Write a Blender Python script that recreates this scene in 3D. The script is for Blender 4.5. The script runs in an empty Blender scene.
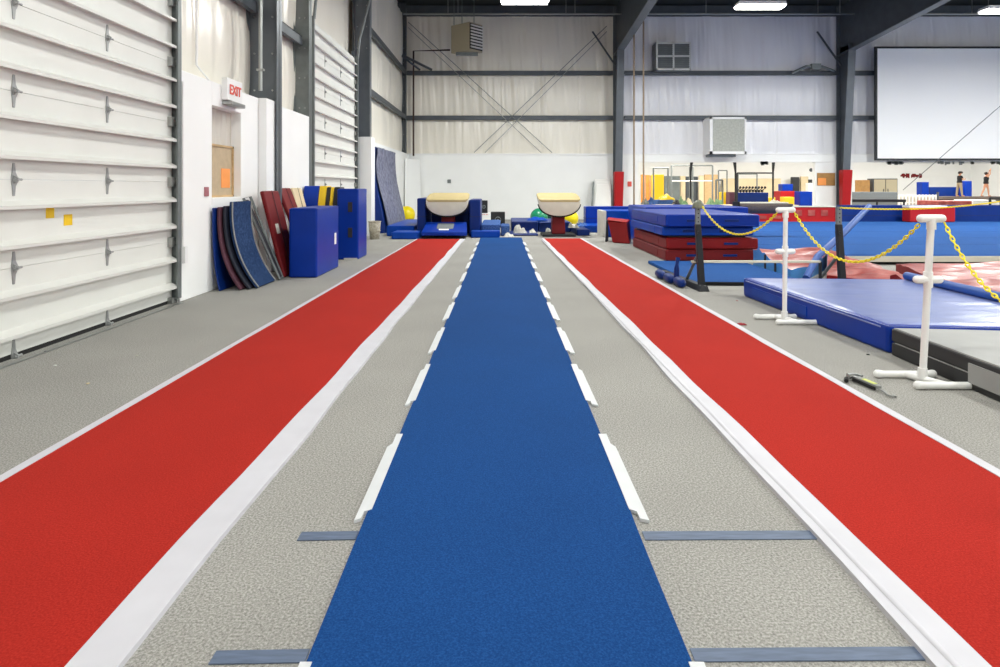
import bpy, math, random
from mathutils import Vector, Matrix, noise
random.seed(7)
PI = math.pi; EXPOSURE = 0.85
COL = bpy.context.scene.collection
F = 640.0; CX = 501.0; CY = 187.0; H = 1.25     # measured camera: focal length in pixels, horizon point, eye height

def at(px, py, Y): return Vector(((px-CX)*Y/F, Y, H-(py-CY)*Y/F))
def fl(px, py, z=0.0): return at(px, py, (H-z)*F/(py-CY))
def xa(px, Y): return (px-CX)*Y/F
def za(py, Y): return H-(py-CY)*Y/F

# ---------------------------------------------------------------- materials
def lin(c):
    c = c/255.0
    return c/12.92 if c <= .04045 else ((c+.055)/1.055)**2.4
def rgb(r, g, b): return (lin(r), lin(g), lin(b), 1)
MATS = {}
def mat(name, col, rough=.6, metal=0.0, var=.0, vscale=4.0, stretch=(1,1,1), bump=0.0, bscale=40.0, col2=None, emit=0.0, spec=.5, sheen=0.0, detail=3.0, coat=0.0):
    m = bpy.data.materials.new(name); m.use_nodes = True
    nt = m.node_tree; b = nt.nodes['Principled BSDF']
    b.inputs['Base Color'].default_value = col
    b.inputs['Roughness'].default_value = rough
    b.inputs['Metallic'].default_value = metal
    b.inputs['Specular IOR Level'].default_value = spec
    b.inputs['Coat Weight'].default_value = coat
    b.inputs['Coat Roughness'].default_value = .25
    if sheen: b.inputs['Sheen Weight'].default_value = sheen; b.inputs['Sheen Roughness'].default_value = .5
    tc = nt.nodes.new('ShaderNodeTexCoord')
    if var or col2:
        mp = nt.nodes.new('ShaderNodeMapping'); mp.inputs['Scale'].default_value = stretch
        n = nt.nodes.new('ShaderNodeTexNoise'); n.inputs['Scale'].default_value = vscale; n.inputs['Detail'].default_value = detail
        nt.links.new(tc.outputs['Object'], mp.inputs[0]); nt.links.new(mp.outputs[0], n.inputs['Vector'])
        r = nt.nodes.new('ShaderNodeValToRGB')
        r.color_ramp.elements[0].position = .33; r.color_ramp.elements[1].position = .67
        c2 = col2 if col2 else tuple(min(1, c*(1+var)) for c in col[:3])+(1,)
        c1 = col if col2 else tuple(c*(1-var) for c in col[:3])+(1,)
        r.color_ramp.elements[0].color = c1; r.color_ramp.elements[1].color = c2
        nt.links.new(n.outputs['Fac'], r.inputs[0]); nt.links.new(r.outputs[0], b.inputs['Base Color'])
    if bump:
        n2 = nt.nodes.new('ShaderNodeTexNoise'); n2.inputs['Scale'].default_value = bscale; n2.inputs['Detail'].default_value = 3
        nt.links.new(tc.outputs['Object'], n2.inputs['Vector'])
        bp = nt.nodes.new('ShaderNodeBump'); bp.inputs['Strength'].default_value = bump; bp.inputs['Distance'].default_value = .01
        nt.links.new(n2.outputs['Fac'], bp.inputs['Height']); nt.links.new(bp.outputs[0], b.inputs['Normal'])
    if emit:
        b.inputs['Emission Color'].default_value = col; b.inputs['Emission Strength'].default_value = emit
    MATS[name] = m; return m

def carpet_mat(name, col, dark, light, scale, big=.0, bump=.5):
    """speckled pile: fine voronoi/noise speckle with faint large-scale wear"""
    m = bpy.data.materials.new(name); m.use_nodes = True; nt = m.node_tree; b = nt.nodes['Principled BSDF']
    b.inputs['Roughness'].default_value = .95; b.inputs['Specular IOR Level'].default_value = .15
    tc = nt.nodes.new('ShaderNodeTexCoord')
    n = nt.nodes.new('ShaderNodeTexNoise'); n.inputs['Scale'].default_value = scale; n.inputs['Detail'].default_value = 4; n.inputs['Roughness'].default_value = .7
    nt.links.new(tc.outputs['Object'], n.inputs['Vector'])
    r = nt.nodes.new('ShaderNodeValToRGB'); e = r.color_ramp.elements
    e[0].position = .32; e[0].color = dark; e[1].position = .68; e[1].color = light
    k = e.new(.5); k.color = col
    nt.links.new(n.outputs['Fac'], r.inputs[0])
    n3 = nt.nodes.new('ShaderNodeTexNoise'); n3.inputs['Scale'].default_value = 1.3; n3.inputs['Detail'].default_value = 6
    nt.links.new(tc.outputs['Object'], n3.inputs['Vector'])
    mr = nt.nodes.new('ShaderNodeMapRange'); mr.inputs['From Min'].default_value = .3; mr.inputs['From Max'].default_value = .7
    mr.inputs['To Min'].default_value = 1-big; mr.inputs['To Max'].default_value = 1+big
    nt.links.new(n3.outputs['Fac'], mr.inputs['Value'])
    mx = nt.nodes.new('ShaderNodeVectorMath'); mx.operation = 'SCALE'
    nt.links.new(r.outputs[0], mx.inputs[0]); nt.links.new(mr.outputs[0], mx.inputs['Scale'])
    nt.links.new(mx.outputs[0], b.inputs['Base Color'])
    bp = nt.nodes.new('ShaderNodeBump'); bp.inputs['Strength'].default_value = bump; bp.inputs['Distance'].default_value = .006
    nt.links.new(n.outputs['Fac'], bp.inputs['Height']); nt.links.new(bp.outputs[0], b.inputs['Normal'])
    MATS[name] = m; return m

carpet_mat('grey_carpet', rgb(155,153,148), rgb(112,110,106), rgb(190,188,183), 125, .06, .3)
carpet_mat('red_carpet', rgb(170,38,29), rgb(148,30,22), rgb(186,50,39), 150, .05, .3)
carpet_mat('blue_carpet', rgb(18,66,126), rgb(12,55,110), rgb(32,82,144), 150, .05, .3)
carpet_mat('spring_carpet', rgb(36,82,146), rgb(30,74,136), rgb(46,94,160), 90, .05)
carpet_mat('slab_denim', rgb(40,62,100), rgb(30,50,84), rgb(54,78,118), 30, .1)
carpet_mat('slab_blue_carpet', rgb(62,92,150), rgb(40,66,118), rgb(90,118,170), 30, .1)
mat('white_edge', rgb(206,205,212), .6, var=.03, vscale=6)
mat('white_tape', rgb(214,216,218), .45, var=.03, vscale=9)
mat('floor_tape', rgb(92,106,130), .5, var=.18, vscale=5, stretch=(2,14,1))
mat('white_wall', rgb(246,247,246), .6, var=.015, vscale=1.5, bump=.05)
mat('cream_vinyl', rgb(240,235,223), .3, var=.04, vscale=.8, stretch=(1,1,.3), bump=.25, bscale=14)
mat('cool_vinyl', rgb(236,236,240), .28, var=.04, vscale=.8, stretch=(1,1,.3), bump=.25, bscale=14)
mat('tan_vinyl', rgb(205,200,190), .5, var=.05, vscale=2, stretch=(1,1,.2))
mat('door_paint', rgb(224,225,220), .5, var=.02, vscale=2)
mat('door_rib', rgb(220,220,215), .4)
mat('steel_dark', rgb(80,86,92), .5, .3, var=.1, vscale=3)
mat('steel_black', rgb(36,38,42), .5, .2)
mat('steel_grey', rgb(122,128,128), .45, .4, var=.1, vscale=5)
mat('steel_blue', rgb(96,102,108), .4, .2, var=.1, vscale=3)
mat('hinge_steel', rgb(158,160,160), .4, .3)
mat('zinc', rgb(160,162,160), .35, .8)
mat('roof_metal', rgb(58,62,62), .6, .1, var=.1, vscale=2)
mat('rubber', rgb(22,22,22), .8)
mat('vinyl_blue', rgb(2,50,152), .36, spec=.22, var=.08, vscale=3, bump=.08, bscale=6)
mat('vinyl_blue_side', rgb(10,62,160), .4, spec=.22, var=.08, vscale=3, bump=.08, bscale=6)
mat('vinyl_royal', rgb(4,66,166), .4, spec=.22, var=.08, vscale=3, bump=.08, bscale=6)
mat('side_light', rgb(72,140,205), .45)
mat('pole_blue', rgb(24,78,160), .45)
mat('vinyl_navy', rgb(8,42,112), .42, spec=.22, var=.12, vscale=2, bump=.1, bscale=5)
mat('vinyl_sheen', rgb(122,136,190), .3, var=.06, vscale=2.5, stretch=(1,2,1), bump=.15, bscale=5, coat=.25)  # blue vinyl with its glare painted in as a lavender base colour
mat('vinyl_red', rgb(132,24,26), .4, spec=.22, var=.1, vscale=3, bump=.1, bscale=6)
mat('vinyl_dark', rgb(20,26,44), .6)
mat('vinyl_maroon', rgb(116,26,30), .5, spec=.22, var=.1, vscale=3, bump=.1, bscale=6)
mat('vinyl_scarlet', rgb(172,30,34), .45, spec=.22, var=.06, vscale=3)
mat('vinyl_worn_glare', rgb(142,42,36), .42, col2=rgb(182,94,84), vscale=3.5, bump=.4, bscale=7, coat=.2, detail=6)  # red vinyl; paler pink noise paints glare on top of slight wear
mat('vinyl_black', rgb(36,36,38), .45, var=.1, vscale=3)
mat('vinyl_grey', rgb(150,150,148), .5, var=.08, vscale=3)
mat('quilt_grey', rgb(88,92,116), .75, col2=rgb(130,132,152), vscale=9, bump=.5, bscale=22)
mat('vinyl_yellow', rgb(236,196,20), .45)
mat('vinyl_purple', rgb(84,44,60), .7, var=.15, vscale=20)
mat('velcro', rgb(44,44,52), .9)
mat('foam_light', rgb(208,206,196), .8, var=.05, vscale=8)
mat('suede_cream', rgb(214,210,194), .6, var=.03, vscale=6)
mat('suede_tan', rgb(186,168,120), .6, var=.04, vscale=6)
mat('suede_grey', rgb(112,100,94), .9, var=.12, vscale=30)
mat('pvc', rgb(240,240,238), .3)
mat('chain_yellow', rgb(250,232,30), .5)
mat('ball_yellow', rgb(236,214,20), .3)
mat('ball_green', rgb(14,136,96), .3)
mat('ball_teal', rgb(30,74,70), .35)
mat('wood_tan', rgb(200,168,122), .6, var=.1, vscale=4, stretch=(1,1,6))
mat('board_tan', rgb(190,170,140), .8, var=.06, vscale=12)
mat('board_brown', rgb(170,128,74), .7, var=.1, vscale=8)
mat('paper_orange', rgb(250,160,84), .7)
mat('wood_orange', rgb(190,122,50), .6, var=.2, vscale=5)
mat('beige', rgb(222,204,168), .7, var=.06, vscale=2)
mat('beige_metal', rgb(178,168,142), .5, .1)
mat('mesh_grey', rgb(112,118,122), .6, .3, var=.15, vscale=60)
mat('filter_grey', rgb(176,178,170), .9, var=.12, vscale=14)
mat('screen_white', rgb(243,243,243), .75)
mat('paint_white', rgb(240,240,240), .4)
mat('sign_red', rgb(226,92,78), .5)
mat('box_white', rgb(244,244,240), .5)
mat('speaker_black', rgb(24,24,26), .5)
mat('wicker', rgb(150,142,126), .8, col2=rgb(196,190,174), vscale=24, bump=.6, bscale=40)
mat('rope_tan', rgb(146,128,108), .85)
mat('curtain_grey', rgb(108,116,116), .8, var=.15, vscale=3)
mat('green_cloth', rgb(118,150,110), .8, var=.2, vscale=12)
mat('skin', rgb(206,150,120), .6)
mat('hair', rgb(40,28,24), .7)
mat('cloth_black', rgb(30,30,34), .8)
mat('cloth_khaki', rgb(168,150,124), .8)
mat('lamp', (1,.98,.94,1), .4, emit=12)
mat('lime_label', rgb(206,214,110), .5)
mat('red_scrap', rgb(150,20,40), .6)
mat('clear_bag', rgb(120,124,106), .35, var=.15, vscale=15)
mat('alarm_pink', rgb(170,104,112), .5)
mat('rust', rgb(66,46,40), .6, .2)

# ---------------------------------------------------------------- mesh builder
class MB:
    def __init__(s): s.v = []; s.f = []; s.smooth = []
    def add(s, vs, fs, sm=False):
        o = len(s.v); s.v += [Vector(p) for p in vs]
        for f in fs: s.f.append([i+o for i in f]); s.smooth.append(sm)
        return s
    def obox(s, p, a, b, c):
        p, a, b, c = Vector(p), Vector(a), Vector(b), Vector(c)
        vs = [p, p+a, p+a+b, p+b, p+c, p+a+c, p+a+b+c, p+b+c]
        fs = [(0,3,2,1), (4,5,6,7), (0,1,5,4), (1,2,6,5), (2,3,7,6), (3,0,4,7)]
        if a.cross(b).dot(c) < 0: fs = [f[::-1] for f in fs]
        return s.add(vs, fs)
    def box(s, x0, x1, y0, y1, z0, z1):
        x0, x1 = min(x0,x1), max(x0,x1); y0, y1 = min(y0,y1), max(y0,y1); z0, z1 = min(z0,z1), max(z0,z1)
        return s.obox((x0,y0,z0), (x1-x0,0,0), (0,y1-y0,0), (0,0,z1-z0))
    def hull(s, bottom, top):      # prism between two loops of equal length
        n = len(bottom)
        fs = [tuple(range(n))[::-1], tuple(range(n, 2*n))] + [(i, (i+1) % n, n+(i+1) % n, n+i) for i in range(n)]
        nr = sum(((Vector(bottom[(i+1)%n])-Vector(bottom[0])).cross(Vector(bottom[(i+2)%n])-Vector(bottom[0])) for i in range(n-2)), Vector())
        if nr.dot(Vector(top[0])-Vector(bottom[0])) < 0: fs = [f[::-1] for f in fs]
        return s.add(list(bottom)+list(top), fs)
    def ext(s, poly, axis, a, b):  # 2-D polygon pushed along an axis
        def P(u, w, t): return {'x':(t,u,w), 'y':(u,t,w), 'z':(u,w,t)}[axis]
        return s.hull([P(u,w,a) for u,w in poly], [P(u,w,b) for u,w in poly])
    def tube(s, pts, r, n=10, cap=True, r2=None):
        pts = [Vector(p) for p in pts]; m = len(pts); rings = []
        up = Vector((0,0,1))
        for i, p in enumerate(pts):
            t = (pts[min(i+1,m-1)]-pts[max(i-1,0)]).normalized()
            if i == 0:
                u = t.cross(up if abs(t.z) < .95 else Vector((1,0,0))).normalized()
            else:
                u = (u - t*u.dot(t)).normalized()
            w = t.cross(u)
            rr = r if not isinstance(r, (list, tuple)) else r[i]
            rings.append([p+(u*math.cos(2*PI*k/n)+w*math.sin(2*PI*k/n))*rr for k in range(n)])
        vs = [q for g in rings for q in g]; fs = []
        for i in range(m-1):
            for k in range(n):
                fs.append((i*n+k, i*n+(k+1)%n, (i+1)*n+(k+1)%n, (i+1)*n+k))
        s.add(vs, fs, True)
        if cap:
            s.add(rings[0], [tuple(range(n))[::-1]]); s.add(rings[-1], [tuple(range(n))])
        return s
    def lathe(s, prof, c, n=24):   # profile of (r, z)
        c = Vector(c); vs = []; fs = []
        for r, z in prof:
            for k in range(n): vs.append(c+Vector((r*math.cos(2*PI*k/n), r*math.sin(2*PI*k/n), z)))
        for i in range(len(prof)-1):
            for k in range(n): fs.append((i*n+k, i*n+(k+1)%n, (i+1)*n+(k+1)%n, (i+1)*n+k))
        return s.add(vs, fs, True)
    def ball(s, c, r, n=20, sq=(1,1,1)):
        m = n//2; c = Vector(c); vs = [c+Vector((0,0,-r*sq[2]))]; fs = []
        for i in range(1, m):
            a = -PI/2+PI*i/m
            for k in range(n):
                vs.append(c+Vector((r*sq[0]*math.cos(a)*math.cos(2*PI*k/n), r*sq[1]*math.cos(a)*math.sin(2*PI*k/n), r*sq[2]*math.sin(a))))
        vs.append(c+Vector((0,0,r*sq[2]))); L = len(vs)-1
        for k in range(n):
            fs.append((0, 1+(k+1)%n, 1+k)); fs.append((L, L-n+k, L-n+(k+1)%n))
        for i in range(m-2):
            for k in range(n): fs.append((1+i*n+k, 1+i*n+(k+1)%n, 1+(i+1)*n+(k+1)%n, 1+(i+1)*n+k))
        return s.add(vs, fs, True)
    def grid(s, fn, nu, nv, sm=True):
        vs = [fn(i/nu, j/nv) for j in range(nv+1) for i in range(nu+1)]
        fs = [(j*(nu+1)+i, j*(nu+1)+i+1, (j+1)*(nu+1)+i+1, (j+1)*(nu+1)+i) for j in range(nv) for i in range(nu)]
        return s.add(vs, fs, sm)
    def build(s, name, m, parent=None, bevel=0.0, seg=2, smooth=None):
        if parent is None:
            xs = [v.x for v in s.v]; ys = [v.y for v in s.v]; zs = [v.z for v in s.v]
            org = Vector(((min(xs)+max(xs))/2, (min(ys)+max(ys))/2, min(zs)))
        else:
            org = Vector(parent['org'])
        me = bpy.data.meshes.new(name)
        me.from_pydata([tuple(v-org) for v in s.v], [], s.f); me.update()
        for p, sm in zip(me.polygons, s.smooth): p.use_smooth = sm if smooth is None else smooth
        me.materials.append(MATS[m] if isinstance(m, str) else m)
        o = bpy.data.objects.new(name, me); COL.objects.link(o)
        if parent is None: o.location = org
        else: o.parent = parent
        o['org'] = list(org)
        if bevel:
            bv = o.modifiers.new('bevel', 'BEVEL'); bv.width = bevel; bv.segments = seg; bv.limit_method = 'ANGLE'; bv.angle_limit = math.radians(40)
            for p in me.polygons: p.use_smooth = True
            bv.harden_normals = True
        return o
def tag(o, label, cat, group=None):
    o['label'] = label; o['category'] = cat
    if group: o['group'] = group
    return o
def struct(o): o['kind'] = 'structure'; return o
def thing(name, loc, label=None, cat=None, group=None):
    o = bpy.data.objects.new(name, None); COL.objects.link(o); o.location = loc; o['org'] = list(Vector(loc))
    o.empty_display_size = .1
    if label: tag(o, label, cat, group)
    return o
def copy_tree(o, parent=None, delta=None):
    c = o.copy(); COL.objects.link(c)
    if parent is not None: c.parent = parent
    for ch in list(o.children): copy_tree(ch, c)
    if delta is not None: c.location = Vector(o.location)+Vector(delta)
    return c

# ---------------------------------------------------------------- camera
cam = bpy.data.cameras.new('camera'); co = bpy.data.objects.new('camera', cam); COL.objects.link(co)
co.location = (0,0,H); co.rotation_euler = (PI/2,0,0)
cam.sensor_width = 36; cam.lens = F/1000*36; cam.shift_x = -(CX-500)/1000; cam.shift_y = -(333.5-CY)/1000
cam.clip_start = .05; cam.clip_end = 200
bpy.context.scene.camera = co

WY = 24.8        # back wall plane
WX = -3.8        # left insulated wall plane
# ---------------------------------------------------------------- floor, roof, outer shell
struct(MB().box(-4.6, 31, -6.2, 43, -.12, 0).build('floor', 'grey_carpet'))
roof = MB()
def rz(y): return 8.3+(24.9-y)/12
roof.hull([(-4.6,-6.2,rz(-6.2)), (21.4,-6.2,rz(-6.2)), (21.4,25.2,rz(25.2)), (-4.6,25.2,rz(25.2))],
          [(-4.6,-6.2,rz(-6.2)+.1), (21.4,-6.2,rz(-6.2)+.1), (21.4,25.2,rz(25.2)+.1), (-4.6,25.2,rz(25.2)+.1)])
ceil = struct(roof.build('ceiling', 'roof_metal'))
struct(MB().box(-4.4, 21.2, -6.2, -6, 0, 10.9).build('wall_rear', 'white_wall'))
struct(MB().box(21.0, 21.2, -6, 24.8, 0, 10.8).build('wall_right', 'cool_vinyl'))

def fold(u, z, seed, z0, z1, amp=.02):
    a = noise.noise(Vector((u*1.7, z*.25, seed)))*1.0 + noise.noise(Vector((u*5.5+z*.3, z*.4, seed+5)))*.7 + noise.noise(Vector((u*12+z*.8, z*.6, seed+9)))*.3
    t = (z-z0)/(z1-z0)
    return amp*a*(.5+.9*t)
GIR = (3.93, 5.65)
def sag(z):     # the vinyl is pinched behind each girt
    g = [2.4, 3.93, 5.65, 7.9]
    for a, b in zip(g, g[1:]):
        if a <= z <= b: return .05*math.sin(PI*(z-a)/(b-a))
    return 0
def seam(u, period=1.52):
    t = abs((u/period) % 1 - .5); return -.02 if t > .485 else 0
# back wall: cream bay between the corner and the first column, cool white beyond
def back(u0, u1):
    return lambda u, v: (u0+(u1-u0)*u, WY-sag(2.4+5.5*v)-seam(u0+(u1-u0)*u)-fold(u0+(u1-u0)*u, 2.4+5.5*v, 1.0, 2.4, 7.9, .045), 2.4+5.5*v)
m = MB().grid(back(-4.3, 4.5), 240, 44); m.box(-4.3, 4.5, WY+.1, WY+.2, 2.4, 8.3)
struct(m.build('wall_back', 'cream_vinyl'))
m = MB().grid(back(4.5, 21.1), 400, 44); m.box(4.5, 21.1, WY+.1, WY+.2, 2.4, 8.3)
struct(m.build('wall_back', 'cool_vinyl'))
# left wall insulation (face at WX), around the two overhead doors
def left(y0, y1, z0, z1):
    return lambda u, v: (WX+sag(z0+(z1-z0)*v)*.7+seam(y0+(y1-y0)*u)+fold(y0+(y1-y0)*u, z0+(z1-z0)*v, 3.0, 2.4, 7.9, .035), y0+(y1-y0)*(1-u) if False else y0+(y1-y0)*u, z0+(z1-z0)*v)
m = MB()
for y0, y1, z0 in ((7.0, 12.22, 0), (16.4, 24.8, 0)):
    m.grid(left(y0, y1, z0, 7.9), int((y1-y0)*24), 44)
m.box(WX-.3, WX-.15, -6, .2, 0, 10.8); m.box(WX-.3, WX-.1, .2, 7.0, 4.55, 10.8); m.box(WX-.3, WX-.1, 12.5, 16.4, 4.55, 9.4)
m.box(WX-.3, WX-.15, 7.0, 12.5, 0, 9.6); m.box(WX-.3, WX-.15, 16.4, 24.9, 0, 9)
struct(m.build('wall_left', 'cream_vinyl'))

# low white walls on the left: first has an exit recess
ZL = 2.53
m = MB()
y0, y1 = 7.73, 8.59
m.box(-3.79, -3.49, 6.965, y0, 0, ZL); m.box(-3.79, -3.49, y1, 11.64, 0, ZL)
m.box(-3.79, -3.49, y0, y1, 0, 1.12); m.box(-3.79, -3.49, y0, y1, 2.24, ZL)
m.box(-3.49, -3.37, 9.2, 9.56, 0, ZL)
m.box(-3.79, -3.6, 16.35, 24.8, 0, ZL); m.box(-3.6, -3.3, 16.3, 16.75, 0, ZL)
struct(m.build('wall_left', 'white_wall', bevel=.008))
m = MB(); m.grid(lambda u, v: (-3.625+.006*math.sin(u*34), y0+(y1-y0)*u, 1.12+1.12*v), 60, 2)
struct(m.build('trim_1', 'tan_vinyl'))
# notice board in the recess
b = thing('notice_board', (-3.7, 8.1, 1.12), 'tan notice board with an orange sheet in the recess under the exit sign', 'notice board')
MB().box(-3.615, -3.60, y0+.01, y1-.01, 1.12, 1.77).build('board', 'board_tan', b)
fr = MB()
for a in ((y0, y0+.03, 1.12, 1.79), (y1-.035, y1, 1.12, 1.79), (y0, y1, 1.765, 1.79), (y0, y1, 1.12, 1.145)): fr.box(-3.61, -3.585, *a)
fr.build('frame', 'wood_tan', b)
MB().box(-3.60, -3.595, y0+.5, y0+.76, 1.24, 1.49).build('sheet', 'paper_orange', b)
m = MB().box(-3.49, -3.475, 7.52, 7.62, 1.14, 1.25)
tag(m.build('fire_alarm_pull', 'alarm_pink', bevel=.004), 'small red alarm plate on white wall left of the notice board', 'fire alarm')

# back low wall with openings to the next hall on the right
m = MB(); FY = WY-.12
m.box(-3.6, 5.3, FY, WY+.1, 0, ZL)
m.box(xa(815,FY), xa(852,FY), FY, WY+.1, .5, 2.22)
m.box(5.3, 21, FY, WY+.1, 2.22, ZL); m.box(5.3, 21, FY, WY+.1, 0, .5)
struct(m.build('wall_back', 'white_wall'))
m = MB(); m.box(-3.6, 5.3, FY-.03, FY, ZL-.05, ZL+.01); m.box(5.3, 21, FY-.03, FY, 2.2, 2.24); m.box(5.3, 21, FY-.03, FY, ZL-.03, ZL)
struct(m.build('trim_2', 'paint_white'))

# neighbouring hall seen through the openings
FB = 42.0
m = MB(); m.box(4.2, 31, FB, FB+.2, 0, 4.2); struct(m.build('wall_far', 'white_wall'))
m = MB(); m.box(4.2, 4.4, WY+.2, FB, 0, 4.2); m.box(30.8, 31, WY+.2, FB, 0, 4.2); struct(m.build('wall_far', 'white_wall'))
m = MB(); m.box(4.2, 31, WY+.2, FB, 4.0, 4.2); struct(m.build('ceiling', 'white_wall'))

# ---------------------------------------------------------------- steel frame
def icolumn(name, x0, x1, y, z0, z1, m, label, axis='x', fl_w=.22, depth_top=None):
    """I-section standing column. axis x: web spans x0..x1 (flanges face the room and the wall)."""
    c = thing(name, ((x0+x1)/2, y, z0), label, 'column')
    MB().box(x0, x1, y-.01, y+.01, z0, z1).build('web', m, c)
    f = MB(); f.box(x1-.02, x1, y-fl_w/2, y+fl_w/2, z0, z1); f.box(x0, x0+.02, y-fl_w/2, y+fl_w/2, z0, z1); f.build('flange', m, c)
    bl = MB()
    for k in range(8):
        for xx in (x0+.1, x1-.1): bl.tube([(xx, y-.03, z0+2.7+k*.55), (xx, y-.008, z0+2.7+k*.55)], .014, 8)
    bl.build('bolts', 'zinc', c)
    return c
icolumn('steel_column', -3.80, -3.33, 9.62, 0, 9, 'steel_blue', 'dark steel column in the left wall just beyond the exit sign')
icolumn('steel_column', -3.80, -3.50, 11.76, 0, 9, 'steel_grey', 'light grey bolted steel column left of the farther overhead door', fl_w=.16)
icolumn('steel_column', -3.80, -3.36, 16.5, ZL-.4, 9, 'steel_blue', 'dark blue steel column right of the farther overhead door')
icolumn('steel_column', -4.0, -3.62, 24.45, 0, 8.3, 'steel_dark', 'dark steel column in the far left corner')
def bcolumn(x, label, pad):
    c = thing('steel_column', (x, 24.6, 0), label, 'column')
    f = MB(); w = .135
    f.hull([(x-w,24.32,0),(x+w,24.32,0),(x+w,24.35,0),(x-w,24.35,0)], [(x-w,23.75,6.6),(x+w,23.75,6.6),(x+w,23.78,6.6),(x-w,23.78,6.6)])
    f.box(x-w, x+w, 24.62, 24.66, 0, 8.2); f.build('flange', 'steel_blue', c)
    wb = MB(); wb.hull([(x-.012,24.34,0),(x+.012,24.34,0),(x+.012,24.63,0),(x-.012,24.63,0)], [(x-.012,23.76,6.6),(x+.012,23.76,6.6),(x+.012,24.63,6.6),(x-.012,24.63,6.6)])
    wb.build('web', 'steel_dark', c)
    # rafter running from the column towards the camera
    r = thing('roof_rafter', (x, 24.6, 6.3), 'dark roof rafter running forward from the ' + ('column between the cream and white bays' if x < 8 else 'column left of the projection screen'), 'rafter')
    def lz(y): return 6.3+(24.6-y)*.075 if y > 18 else 6.795+(18-y)/12
    ys = [24.6, 21, 18, 12, 6, 0, -5.9]
    for a, bb in zip(ys, ys[1:]):
        pass
    wbm = MB(); fb = MB(); 
    for a, bb in zip(ys, ys[1:]):
        wbm.hull([(x-.012,a,lz(a)),(x+.012,a,lz(a)),(x+.012,bb,lz(bb)),(x-.012,bb,lz(bb))], [(x-.012,a,rz(a)-.16),(x+.012,a,rz(a)-.16),(x+.012,bb,rz(bb)-.16),(x-.012,bb,rz(bb)-.16)])
        fb.hull([(x-w,a,lz(a)-.02),(x+w,a,lz(a)-.02),(x+w,bb,lz(bb)-.02),(x-w,bb,lz(bb)-.02)], [(x-w,a,lz(a)+.01),(x+w,a,lz(a)+.01),(x+w,bb,lz(bb)+.01),(x-w,bb,lz(bb)+.01)])
    wbm.build('web', 'steel_dark', r); fb.build('flange', 'steel_blue', r)
    # knee brace
    MB().tube([(x-.1,24.4,5.9),(x-.95,24.5,7.2)], .035, 6).build('brace', 'steel_dark', r)
    z0, z1 = pad
    p = MB(); p.hull([(x-.15,24.22,z0),(x+.15,24.22,z0),(x+.15,24.42,z0),(x-.15,24.42,z0)], [(x-.18,24.05,z1),(x+.18,24.05,z1),(x+.18,24.4,z1),(x-.18,24.4,z1)])
    p.v = [v for v in p.v]
    o = p.build('column_pad', 'vinyl_scarlet', bevel=.03)
    tag(o, 'red vinyl safety pad wrapped round ' + ('the column behind the stacked blue mats' if x < 8 else 'the column beside the orange notice'), 'safety pad')
    return c
bcolumn(4.45, 'grey steel column on the back wall between the cream and white bays', (.0, 1.83))
bcolumn(13.05, 'grey steel column on the back wall left of the projection screen', (.0, 1.9))

def girt(x0, x1, y0, y1, z, label, name='wall_girt'):
    g = MB()
    if y1 == 0:   # along x on the back wall, Z-section
        g.box(x0, x1, y0, y0+.2, z+.05, z+.065); g.box(x0, x1, y0, y0+.015, z-.09, z+.065); g.box(x0, x1, y0-.0, y0+.08, z-.1, z-.085)
        g.box(x0, x1, y0+.185, y0+.2, z-.04, z+.065)
    else:
        g.box(x0, x0+.2, y0, y1, z+.05, z+.065); g.box(x0+.185, x0+.2, y0, y1, z-.09, z+.065); g.box(x0+.12, x0+.2, y0, y1, z-.1, z-.085)
    tag(g.build(name, 'steel_dark'), label, 'girt')
for z, nm in ((3.93, 'lower'), (5.65, 'upper')):
    girt(-3.7, 4.3, WY-.22, 0, z, f'{nm} horizontal steel girt across the cream back wall')
    girt(4.75, 12.98, WY-.22, 0, z, f'{nm} horizontal steel girt on white back wall left of the screen')
    girt(13.42, 19.9 if z < 3 else 20.9, WY-.22, 0, z, f'{nm} horizontal steel girt on the back wall behind the projection screen')
    girt(WX-.02, WX+.18, 16.7, 24.3, z, f'{nm} steel girt on the left wall before the far corner')
girt(WX-.02, WX+.18, 7.4, 9.5, 3.93, 'steel girt high on the left wall above the exit sign')
girt(WX-.02, WX+.18, 9.75, 11.66, 3.93, 'steel girt between the dark column and the light grey column')
# eave beam, ceiling purlins
tag(MB().box(-4.2, 20.9, WY-.12, WY, 7.85, 8.25).build('eave_beam', 'steel_dark'), 'dark steel eave beam along the top of the back wall', 'beam')
for k, y in enumerate((23.6, 22.2, 20.8, 19.4, 18.0, 16.6)):
    m = MB().box(-4.2, 20.9, y-.01, y+.01, rz(y)-.22, rz(y)-.01); m.box(-4.2, 20.9, y, y+.08, rz(y)-.22, rz(y)-.205)
    tag(m.build('roof_purlin', 'steel_dark'), f'dark steel roof purlin, {["nearest","second nearest","third nearest","fourth","fifth","sixth"][k]} counting out from the back wall', 'purlin', 'roof purlins')
# horizontal pipe under the eave and its hangers
p = thing('ceiling_pipe', (8, 23.6, 7.6), 'long thin pale horizontal pipe hung in front of the back wall top', 'pipe')
MB().tube([(-3.6,23.6,7.63),(20.8,23.6,7.63)], .035, 8).build('pipe', 'zinc', p)
for px in (448, 458, 566, 575, 706, 818, 840, 972):
    MB().tube([(xa(px,23.6),23.6,7.63),(xa(px,23.6),23.6,8.2)], .018, 6).build('hanger', 'zinc', p)
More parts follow.
